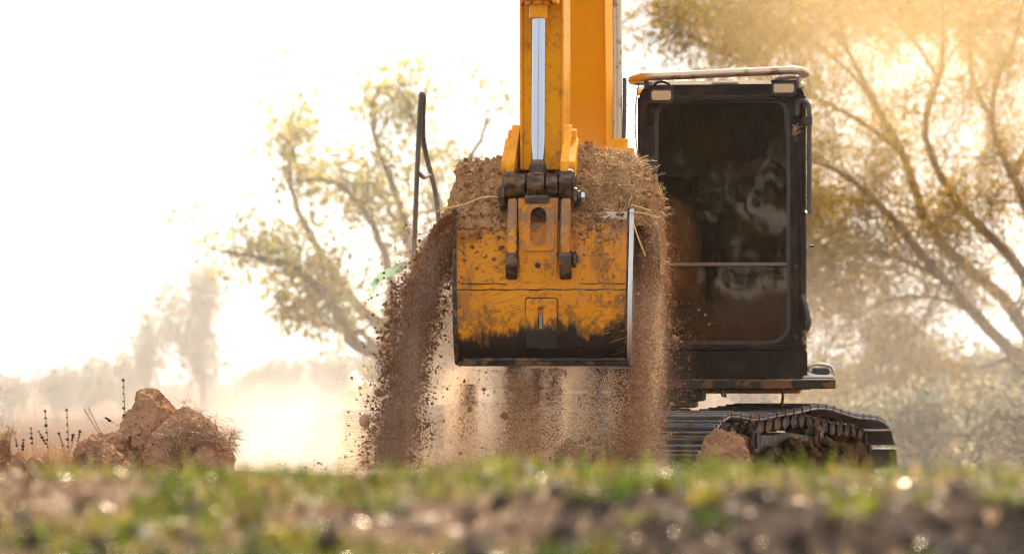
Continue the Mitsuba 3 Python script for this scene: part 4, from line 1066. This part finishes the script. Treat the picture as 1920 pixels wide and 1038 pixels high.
n = 230
lx, ly = fr.uniform(-2.2, 2.2, n), fr.uniform(4.7, 7.5, n)
pos = np.stack([lx, ly, terrain(lx, ly) + fr.uniform(.010, .030, n)], 1)
hv_ = np.array(SUN) + [0, -1, .03]  # half vector of sun and camera; the added bits face it to glint
hv_ /= np.linalg.norm(hv_)
nn2 = hv_ + fr.normal(size=(n, 3)) * .16
nn2 /= np.linalg.norm(nn2, axis=1, keepdims=True)
ux = np.cross(nn2, fr.normal(size=(n, 3)))
ux /= np.linalg.norm(ux, axis=1, keepdims=True)
m, c = scatter(LEAF2_V * [1, 1, .25], LEAF2_F, pos, fr.uniform(.003, .006, n), 1, np.stack([ux, np.cross(nn2, ux), nn2], 2), np.array([[.5, .4, .25], [.35, .4, .12], [.55, .48, .36]])[fr.integers(0, 3, n)])
add('shiny_leaf_bits', m, 'shiny_leaf', smooth=False, color=c, loc=False, kind='stuff', label='tiny shiny leaf bits added and turned to glint in the sun on the near bank')
n = 1500
lx, ly = fr.uniform(-2.2, 2.2, n), fr.uniform(4.6, 7.6, n)
pos = np.stack([lx, ly, terrain(lx, ly) + fr.uniform(.006, .028, n)], 1)
eul = np.stack([fr.normal(1.35, .35, n), fr.normal(0, .4, n), fr.normal(0, .6, n)], 1)
m, c = scatter(LEAF_V, LEAF_F, pos, fr.uniform(.003, .008, n), 1, Rotation.from_euler('xyz', eul).as_matrix(), np.array([[.80, .70, .52], [.85, .78, .66], [.72, .56, .34]])[fr.integers(0, 3, n)])  # pale upright bits added so backlight shows as blurred sparkle
add('sparkle_bits', m, 'glossy_leaf', smooth=False, color=c, loc=False, kind='stuff', label='pale upright bits added as sun sparkle on the near bank')
BIG = [(1112, 936, .036, 2.2, 'pale beige dead leaf lying on the bare bank'), (1376, 965, .016, .5, 'small round pale leaf low on the bare bank'), (1145, 882, .02, .3, 'reddish brown leaf at the crest below the soil clump'), (545, 985, .028, .9, 'tan leaf in the lower grass'),
       (236, 940, .017, 1.4, 'bright whitish leaf in the left grass'), (1560, 888, .022, .2, 'golden leaf at the crest below the track')]
for k, (px, py, s, yaw, lab) in enumerate(BIG):
    p = ground_at(px, py)
    m, c = scatter(LEAF_V, LEAF_F, np.array([p + [0, 0, .012]]), np.array([s]), 1, Rotation.from_euler('xyz', [[.7, .2, yaw]]).as_matrix(), np.array([[(.62, .50, .36), (.62, .5, .36), (.40, .16, .06), (.5, .36, .2), (.75, .66, .5), (.55, .34, .08)][k]]))
    add('fallen_leaf', m, 'glossy_leaf', smooth=False, color=c, loc=False, label=lab, cat_='leaf', group='dead leaves on the near bank')

# ------------------------------------------------------------------ trees
def grow_tree(key, label, limbs, leaf_n, leaf_size, cols, seed, twig_len=1.0, twigs=26, levels=2, droop=0.0, spread=.25, cat_='tree', group=None, bark='bark', leaf_spread=.25, depth=1.0, clip=None, thin=1.0):
    """limbs: list of (points, r0, r1). Side branches and twigs are grown along them, leaves in clumps along the twigs."""
    r = np.random.default_rng(seed)
    tk = thing(key, label, cat_, group)
    tubes, tips = [], []

    def sub(p, d, l, rad, lev):
        pts = [p]
        for _ in range(5):
            d = d + r.normal(size=3) * .28 + np.array([0, 0, .06 - droop])
            d /= np.linalg.norm(d)
            pts.append(pts[-1] + d * l / 5)
        pts = np.array(pts)
        tubes.append(tube(pts, np.linspace(rad, rad * .35, 6), 5, cap=False))
        if lev == 0:
            tips.append(pts[2:])
            return
        for _ in range(4):
            k = r.integers(1, 6)
            sub(pts[k], d + r.normal(size=3) * .8, l * r.uniform(.45, .75), rad * .5, lev - 1)
        tips.append(pts[3:])

    for (pts, r0, r1, *tw) in limbs:
        r0, r1 = r0 * thin, r1 * thin
        line = spline(pts, 24)
        line[1:-1] += r.normal(size=(22, 3)) * (r0 + r1) * .10
        tubes.append(tube(line, np.linspace(r0, r1, 24), 9, cap=False))
        for _ in range(int(twigs * (tw[0] if tw else 1))):
            k = r.integers(7, 24)
            d = line[min(k + 1, 23)] - line[k - 1]
            d = d / np.linalg.norm(d) + r.normal(size=3) * [.9, .9 * depth, .8]
            sub(line[k], d, twig_len * r.uniform(.6, 1.3), max(r1 * .5, .012), levels - 1)
    trunk = cat(tubes)
    tp = np.vstack(tips)
    idx = r.integers(0, len(tp), leaf_n)
    clump = r.normal(size=(len(tp), 3)) * leaf_spread * .4
    pos = tp[idx] + clump[idx] + r.normal(size=(leaf_n, 3)) * leaf_spread
    if clip is not None:
        pos = pos[clip(pos)]
    n = len(pos)
    eul = np.stack([r.normal(0, .7, n), r.normal(.4, .7, n), r.uniform(0, 6.28, n)], 1)
    cl = np.array(cols)[r.integers(0, len(cols), n)] * r.uniform(.7, 1.25, (n, 1))
    m, c = scatter(LEAF2_V, LEAF2_F, pos, leaf_size * r.uniform(.6, 1.3, n), 1, Rotation.from_euler('xyz', eul).as_matrix(), cl)
    add(f'{tk}__trunk', trunk, bark, smooth=True, loc=False)
    add(f'{tk}__crown', m, 'leaf', smooth=False, color=c, loc=False, kind='stuff')
    return tk


def limb(D, pts, r0, r1, dd=0.0, tw=1.0):
    n = len(pts)
    return ([P(x, y, D + dd * k / (n - 1)) for k, (x, y) in enumerate(pts)], r0, r1, tw)


YEL = [(.52, .47, .15), (.58, .47, .15), (.44, .45, .15), (.60, .44, .16), (.40, .42, .15)]
D1 = 46
grow_tree('broadleaf_tree', 'thin branching tree with yellow green autumn leaves behind the hand rail', [
    limb(D1, [(790, 880), (775, 760), (745, 690), (715, 655)], .20, .12),
    limb(D1, [(715, 655), (665, 640), (625, 570), (600, 540), (560, 505), (490, 482), (415, 472)], .10, .02, -1, 1.7),
    limb(D1, [(745, 690), (700, 600), (650, 548), (600, 470), (560, 400), (545, 300), (560, 240)], .09, .02, .5),
    limb(D1, [(720, 640), (735, 540), (715, 460), (680, 390), (640, 350), (560, 340)], .08, .02, -.6),
    limb(D1, [(775, 760), (790, 600), (770, 450), (730, 330), (700, 230), (710, 165)], .10, .02, .4, .7),
    limb(D1, [(790, 600), (770, 480), (735, 400), (690, 340), (640, 320)], .06, .02, 1.2),
    limb(D1, [(790, 640), (830, 480), (860, 360), (890, 280), (915, 225)], .08, .02, 0),
    limb(D1, [(820, 520), (830, 400), (800, 300), (770, 210), (745, 165)], .05, .02, .8),
    limb(D1, [(665, 640), (620, 610), (570, 595), (548, 585)], .05, .012, 0),
], 7000, .066, YEL, 401, twig_len=.62, twigs=15, levels=2, leaf_spread=.13)

GRN = [(.46, .34, .07), (.54, .37, .08), (.38, .31, .07), (.58, .37, .09)]
D2 = 48
grow_tree('spreading_tree', 'huge spreading tree with fine leaves and thick leaning branches behind the cab', [
    limb(D2, [(2090, 900), (2020, 800), (1960, 730), (1900, 665)], .34, .24, 0, .1),
    limb(D2, [(1990, 770), (1900, 665), (1830, 590), (1770, 520), (1720, 465), (1650, 385), (1590, 335), (1500, 290), (1400, 250)], .19, .03, -1.5),
    limb(D2, [(1990, 760), (1920, 610), (1850, 530), (1790, 480), (1745, 425), (1715, 350), (1690, 290), (1640, 190), (1590, 90), (1560, 0), (1540, -120)], .20, .03, 1),
    limb(D2, [(1990, 740), (1930, 530), (1860, 445), (1800, 385), (1760, 320), (1735, 250), (1760, 150), (1770, 40), (1760, -100)], .18, .03, 0),
    limb(D2, [(1990, 700), (1960, 480), (1900, 330), (1860, 220), (1890, 100), (1920, -40)], .18, .03, -1),
    limb(D2, [(1770, 520), (1700, 490), (1620, 470), (1560, 480), (1500, 520)], .06, .02, -1),
    limb(D2, [(1830, 590), (1760, 560), (1680, 560), (1610, 590), (1560, 640)], .06, .02, .5, .5),
    limb(D2, [(1650, 385), (1560, 380), (1500, 400), (1440, 430)], .06, .02, .5),
    limb(D2, [(1690, 290), (1600, 220), (1500, 170), (1400, 120), (1320, 80), (1260, 60)], .07, .02, -.6),
    limb(D2, [(1640, 190), (1540, 90), (1440, 40), (1340, 20), (1270, 0)], .06, .02, .8),
    limb(D2, [(1590, 90), (1500, 10), (1420, -60), (1330, -120)], .06, .02, 0),
    limb(D2, [(1760, 150), (1700, 60), (1640, -20), (1600, -120)], .06, .02, .7),
    limb(D2, [(1860, 220), (1820, 120), (1830, 0), (1850, -120)], .07, .02, .7),
    limb(D2, [(1900, 330), (2000, 180), (2100, 60), (2200, -60)], .12, .03, .7),
    limb(D2, [(1960, 480), (2080, 380), (2220, 300), (2380, 220)], .14, .03, .0),
    limb(D2, [(1900, 665), (1830, 690), (1770, 700), (1700, 720), (1650, 740)], .05, .015, -1, .55),
    limb(D2, [(1770, 520), (1730, 600), (1690, 650), (1640, 690)], .04, .015, -1.4, .6),
], 165000, .034, GRN, 402, twig_len=1.1, twigs=40, levels=2, leaf_spread=.15, droop=.02, thin=.6)

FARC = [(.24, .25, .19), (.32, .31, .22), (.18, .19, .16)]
def far_tree(label, px, py_top, wpx, D, n, seed, size=.12, cols=FARC, base=0.0, key='hazy_tree', group='hazy trees beyond the field'):
    top = P(px, py_top, D)
    s = D / F
    x0, z1 = top[0], top[2]
    h_ = z1 - base
    r = np.random.default_rng(seed)
    limbs = [([[x0, D, base - .2], [x0 + r.normal() * .1, D, base + h_ * .3], [x0 + r.normal() * .2, D, base + h_ * .62]], h_ * .02 + .04, .04)]
    for k in range(9):
        t = r.uniform(.25, .75)
        ang = r.uniform(0, 6.28)
        rr = wpx * s * .45 * r.uniform(.5, 1)
        e = np.array([x0 + rr * math.cos(ang), D + rr * math.sin(ang) * .7, min(base + h_ * (t + r.uniform(.15, .45)), z1 * .97)])
        b_ = np.array([x0, D, base + h_ * t * .7])
        limbs.append(([b_, (b_ + e) / 2 + [0, 0, .1 * h_ * r.random()], e], .05, .015))
    limbs.append(([[x0, D, base + h_ * .5], [x0, D, base + h_ * .8], [x0, D, z1]], .06, .015))
    return grow_tree(key, label, limbs, int(n * (.5 if key == 'hazy_tree' else .8)), size * (.85 if key == 'hazy_tree' else 1), cols, seed, twig_len=max(h_ * .12, .4), twigs=7, levels=2, leaf_spread=h_ * .035 + .05, group=group)


far_tree('tall pale round crowned tree fading in haze behind the earth pile', 385, 520, 200, 84, 4200, 411, .13)
far_tree('slim pale spire of a tree left of the round crowned one', 278, 575, 60, 88, 1300, 412, .13)
far_tree('low hazy tree over the dry grass, left of two', 100, 715, 90, 90, 1500, 413, .13)
far_tree('low hazy tree over the dry grass, right of two', 170, 692, 110, 92, 1900, 414, .13)
far_tree('pale bush at the edge behind the grassy lump', 5, 725, 100, 80, 1500, 415, .13)
far_tree('low hazy tree just behind the pointed earth lump', 235, 640 + 40, 90, 96, 1500, 416, .13)
far_tree('wide hazy scrub behind the bright dust', 520, 690, 190, 100, 2200, 417, .13)
far_tree('hazy scrub between dust cloud and yellow tree', 640, 670, 200, 98, 2600, 418, .13)
far_tree('hazy scrub behind the falling soil', 800, 660, 240, 98, 2600, 423, .13)
bt = P(-30, 600, 70)
grow_tree('bare_tree', 'bare thin twigs of a leafless tree at the edge', [limb(70, [(-60, 800), (-50, 650), (-20, 570), (14, 535)], .07, .012), limb(70, [(-50, 650), (-30, 600), (18, 572)], .04, .01)], 40, .05, FARC, 431, twig_len=.5, twigs=10)
BL = [(.26, .28, .20), (.32, .31, .20), (.37, .33, .19), (.22, .25, .20)]
for (lab, px, py, w, D, n, sd) in (('soft yellowish bush low behind the track end', 1650, 690, 150, 62, 3200, 441), ('grey green bush under the leaning branches', 1745, 700, 160, 66, 3400, 442), ('pale bush right of the grey green one under the branches', 1840, 690, 170, 64, 3600, 443),
                                ('bush cut by the edge of the photo under the tree', 1930, 680, 160, 60, 3400, 444), ('far pale bush seen between deck and track', 1560, 705, 150, 72, 2600, 445), ('far faint bush seen below the cab deck', 1420, 712, 190, 75, 2600, 446), ('pale yellow bush behind the bucket streams', 1240, 700, 200, 78, 2200, 447)):
    far_tree(lab, px, py, w, D, n, sd, .11, BL, key='bush', group='bushes under the big tree')
for (lab, px, py, w, D, sd) in (('low scrub at the grass edge right of the track end', 1725, 770, 150, 37, 461), ('low scrub below the leaning branches, nearest the grass', 1830, 762, 170, 39, 462), ('low scrub cut by the edge of the photo', 1930, 766, 150, 36, 463), ('low scrub just behind the track end', 1640, 780, 120, 40, 464)):
    far_tree(lab, px, py, w, D, 1500, sd, .05, BL, key='bush', group='bushes under the big tree')
# trees behind the camera: what the cab's glass mirrors
for (lab, x, y, h_, w_, sd) in (('leafy tree mirrored in the windshield', -5.0, -24, 10.5, 4.6, 451), ('second tree mirrored in the windshield', 2.5, -34, 12, 7, 452)):
    lim = [([[x, y, -.2], [x + .2, y, 3], [x, y, 7]], .22, .10)]
    r = np.random.default_rng(sd)
    for k in range(15):
        ang, t = r.uniform(0, 6.28), r.uniform(.3, .8)
        rr = w_ * .5 * r.uniform(.4, 1)
        lim.append(([[x, y, h_ * t * .85], [x + rr * .5 * math.cos(ang), y + rr * .5 * math.sin(ang), h_ * (t + .12)], [x + rr * math.cos(ang), y + rr * math.sin(ang), h_ * (t + r.uniform(-.2, .12))]], .06, .02))
    grow_tree('shade_tree', lab, lim, 13000, .14, [(.20, .20, .015), (.28, .24, .03), (.12, .13, .015)], sd, twig_len=1.2, twigs=6, levels=2, leaf_spread=.16, droop=.16)

# ------------------------------------------------------------------ dust and haze (media)
def dust_grid(lo, hi, res, fn, fade):
    ax = [np.linspace(l, h_, n) for l, h_, n in zip(lo, hi, res)]
    Zg, Yg, Xg = np.meshgrid(ax[2], ax[1], ax[0], indexing='ij')
    d = np.maximum(fn(Xg, Yg, Zg), 0).astype(np.float32)
    if not fade:
        return d[..., None]
    e = [np.minimum(sstep(0, .04, (g - l) / (h_ - l)), sstep(0, .06, (h_ - g) / (h_ - l))) for g, l, h_ in ((Xg, lo[0], hi[0]), (Yg, lo[1], hi[1]))]
    e.append(sstep(0, .10, (hi[2] - Zg) / (hi[2] - lo[2])))
    return (d * e[0] * e[1] * e[2]).astype(np.float32)[..., None]


def to_unit(lo, hi):
    lo, hi = np.array(lo), np.array(hi)
    return T().translate(lo.tolist()).scale((hi - lo).tolist())


def dust_box(key, lo, hi, res, fn, albedo, g, label, outside='haze_air', fade=True):
    grid = dust_grid(lo, hi, res, fn, fade)
    med = {'type': 'heterogeneous', 'albedo': C(*albedo), 'scale': 1.0, 'phase': {'type': 'hg', 'g': g},
           'sigma_t': {'type': 'gridvolume', 'grid': mi.VolumeGrid(grid), 'to_world': to_unit(lo, hi), 'wrap_mode': 'clamp'}}
    c, h_ = (np.array(lo) + hi) / 2, (np.array(hi) - lo) / 2
    scene[key] = {'type': 'cube', 'to_world': T().translate(c.tolist()).scale(h_.tolist()), 'bsdf': {'type': 'null'}, 'interior': {'type': 'ref', 'id': key + '_air'}, 'exterior': {'type': 'ref', 'id': outside}}
    scene[key + '_air'] = med
    labels[key] = {'label': label, 'kind': 'stuff'}


def gauss(x, c, s): return np.exp(-((x - c) / s) ** 2)


def near_dust(x, y, z):
    q = np.stack([x, y, z], -1)
    n1 = meshkit.fbm(q * [1.6, 1.6, 1.2], 4, 51)
    bill = np.clip((n1 - .36) * 3.2, 0, 1.6)
    d = 3.2 * bill * sstep(1.35, .8, z) * gauss(x, -.08, .60) * gauss(y, 19.5, .6)        # under and behind the bucket
    d += 4.5 * bill * sstep(1.15 + .3 * (n1 - .5), .55, z) * gauss(x, -1.2, .42) * gauss(y, 18.9, .6)  # puff on the left by the pile
    d += .25 * bill * gauss(x, .0, .4) * gauss(y, 18.75, .5) * gauss(z, 2.2, .28)           # above the heap
    d += .10 * bill * sstep(2.8, 1.2, z) * gauss(x, -.9, .6) * gauss(y, 20.6, 1.2)
    return d


def band(path, x, y, z):
    """How much of a falling stream is at (x, y, z): 1 on its axis."""
    p = np.array(path, float)
    cx = np.interp(z, [P(960, a, 18.3)[2] for a in p[::-1, 0]], [P(a, 600, 18.3)[0] for a in p[::-1, 1]])
    hw = .62 * np.interp(z, [P(960, a, 18.3)[2] for a in p[::-1, 0]], p[::-1, 2] / F * 18.3)
    return np.exp(-((x - cx) / hw) ** 2)


def powder(x, y, z):
    q = np.stack([x, y, z], -1)
    inside = sstep(-1.0, -.88, x) * sstep(1.25, 1.12, x) * sstep(17.62, 17.75, y) * sstep(19.5, 19.3, y) * sstep(2.3, 2.15, z)
    return near_dust(x, y, z) + inside * curtains(x, y, z, q)


def curtains(x, y, z, q):
    cur = np.clip((meshkit.fbm(q * [11, 3.0, 1.1], 4, 55) - .34) * 3.4, 0, 1.5)      # hanging curtains
    n1 = np.clip((meshkit.fbm(q * [3, 3, 2.2], 4, 56) - .30) * 2.6, 0, 1.5)
    yy = gauss(y, 18.35, .33)
    d = 6.5 * (.3 + .7 * cur) * band(LS, x - .04, y, z) * gauss(y, 18.25, .28) * sstep(2.06, 1.9, z)
    d += 5.5 * (.35 + .65 * cur) * band(RS, x, y, z) * gauss(y, 18.4, .33) * sstep(2.06, 1.9, z)
    un = sstep(1.20, 1.05, z) * sstep(-.5, -.3, x) * sstep(.85, .65, x) * gauss(y, 18.75, .35)
    d += (1.0 * n1 + 3.5 * np.maximum(cur - .35, 0)) * un
    for cx, k in ((968, 9), (1002, 4), (874, 3), (1165, 5)):
        d += k * (.3 + .7 * cur) * gauss(x, P(cx, 700, 18.8)[0], .07) * gauss(y, 18.8, .25) * sstep(1.19, 1.1, z)
    d += 2.2 * n1 * gauss(x, -.40 + .10 * (1.2 - z), .13) * gauss(y, 18.7, .4) * sstep(1.95, 1.6, z)   # between stream and bucket
    d += 4 * n1 * sstep(.85, .55, z) * sstep(-1.0, -.8, x) * sstep(.95, .8, x) * yy
    return d


dust_box('dust_cloud', [-2.6, 17.45, -.3], [2.9, 23.6, 3.2], (120, 100, 90), near_dust, (.985, .958, .93), .5, 'cream dust billowing around the falling soil and the tracks')
dust_box('soil_powder', [-1.0, 17.62, -.22], [1.25, 19.5, 2.3], (150, 50, 130), powder, (.982, .835, .665), .6, 'brown soil powder hanging in curtains round the bucket', outside='dust_cloud_air', fade=False)


def far_dust(x, y, z):
    n1 = meshkit.fbm(np.stack([x, y, z], -1) * .38, 4, 53)
    d = .060 * np.clip((n1 - .33) * 3, 0, 1.4) * sstep(1.0, 4.5, x) * sstep(2.6, 5.5, z) * sstep(15, 11, z) * sstep(46, 41, y)
    return d + .006 * np.clip(n1 * 2, .3, 1.4) * sstep(10, 5, z) * sstep(49, 53, y)


def low_dust(x, y, z):
    n1 = meshkit.fbm(np.stack([x, y, z], -1) * .38, 4, 57)
    return np.clip(n1 * 2, .3, 1.4) * (.0025 + .012 * sstep(2.6, 1.2, z) * sstep(36, 34, y))


dust_box('dust_cloud_001', [1.45, 26, 2.6], [24, 82, 14], (64, 64, 40), far_dust, (.99, .80, .46), .65, 'warm dust drifting round the big tree')
dust_box('dust_cloud_003', [1.45, 26, .05], [24, 82, 2.56], (48, 64, 16), low_dust, (.975, .975, .98), .55, 'pale low mist before the bushes', fade=False)


def left_dust(x, y, z):
    n1 = meshkit.fbm(np.stack([x, y, z], -1) * .16, 4, 54)
    return (.007 + .004 * sstep(44, 56, y)) * np.clip((n1 - .05) * 1.8, .3, 1.2) * sstep(12, 4, z)


dust_box('dust_cloud_002', [-22, 26, .3], [1.4, 80, 12.5], (48, 48, 32), left_dust, (.985, .975, .965), .55, 'pale dust hanging over the field before the far trees')
USED['dust_cloud'] = 3
lo_, hi_ = np.array([-320, -90, -3.0]), np.array([320, 420, 17.0])
scene['haze'] = {'type': 'cube', 'to_world': T().translate(((lo_ + hi_) / 2).tolist()).scale(((hi_ - lo_) / 2).tolist()), 'bsdf': {'type': 'null'}, 'interior': {'type': 'ref', 'id': 'haze_air'}}
labels['haze'] = {'label': 'thin pale haze over the whole field', 'kind': 'stuff'}
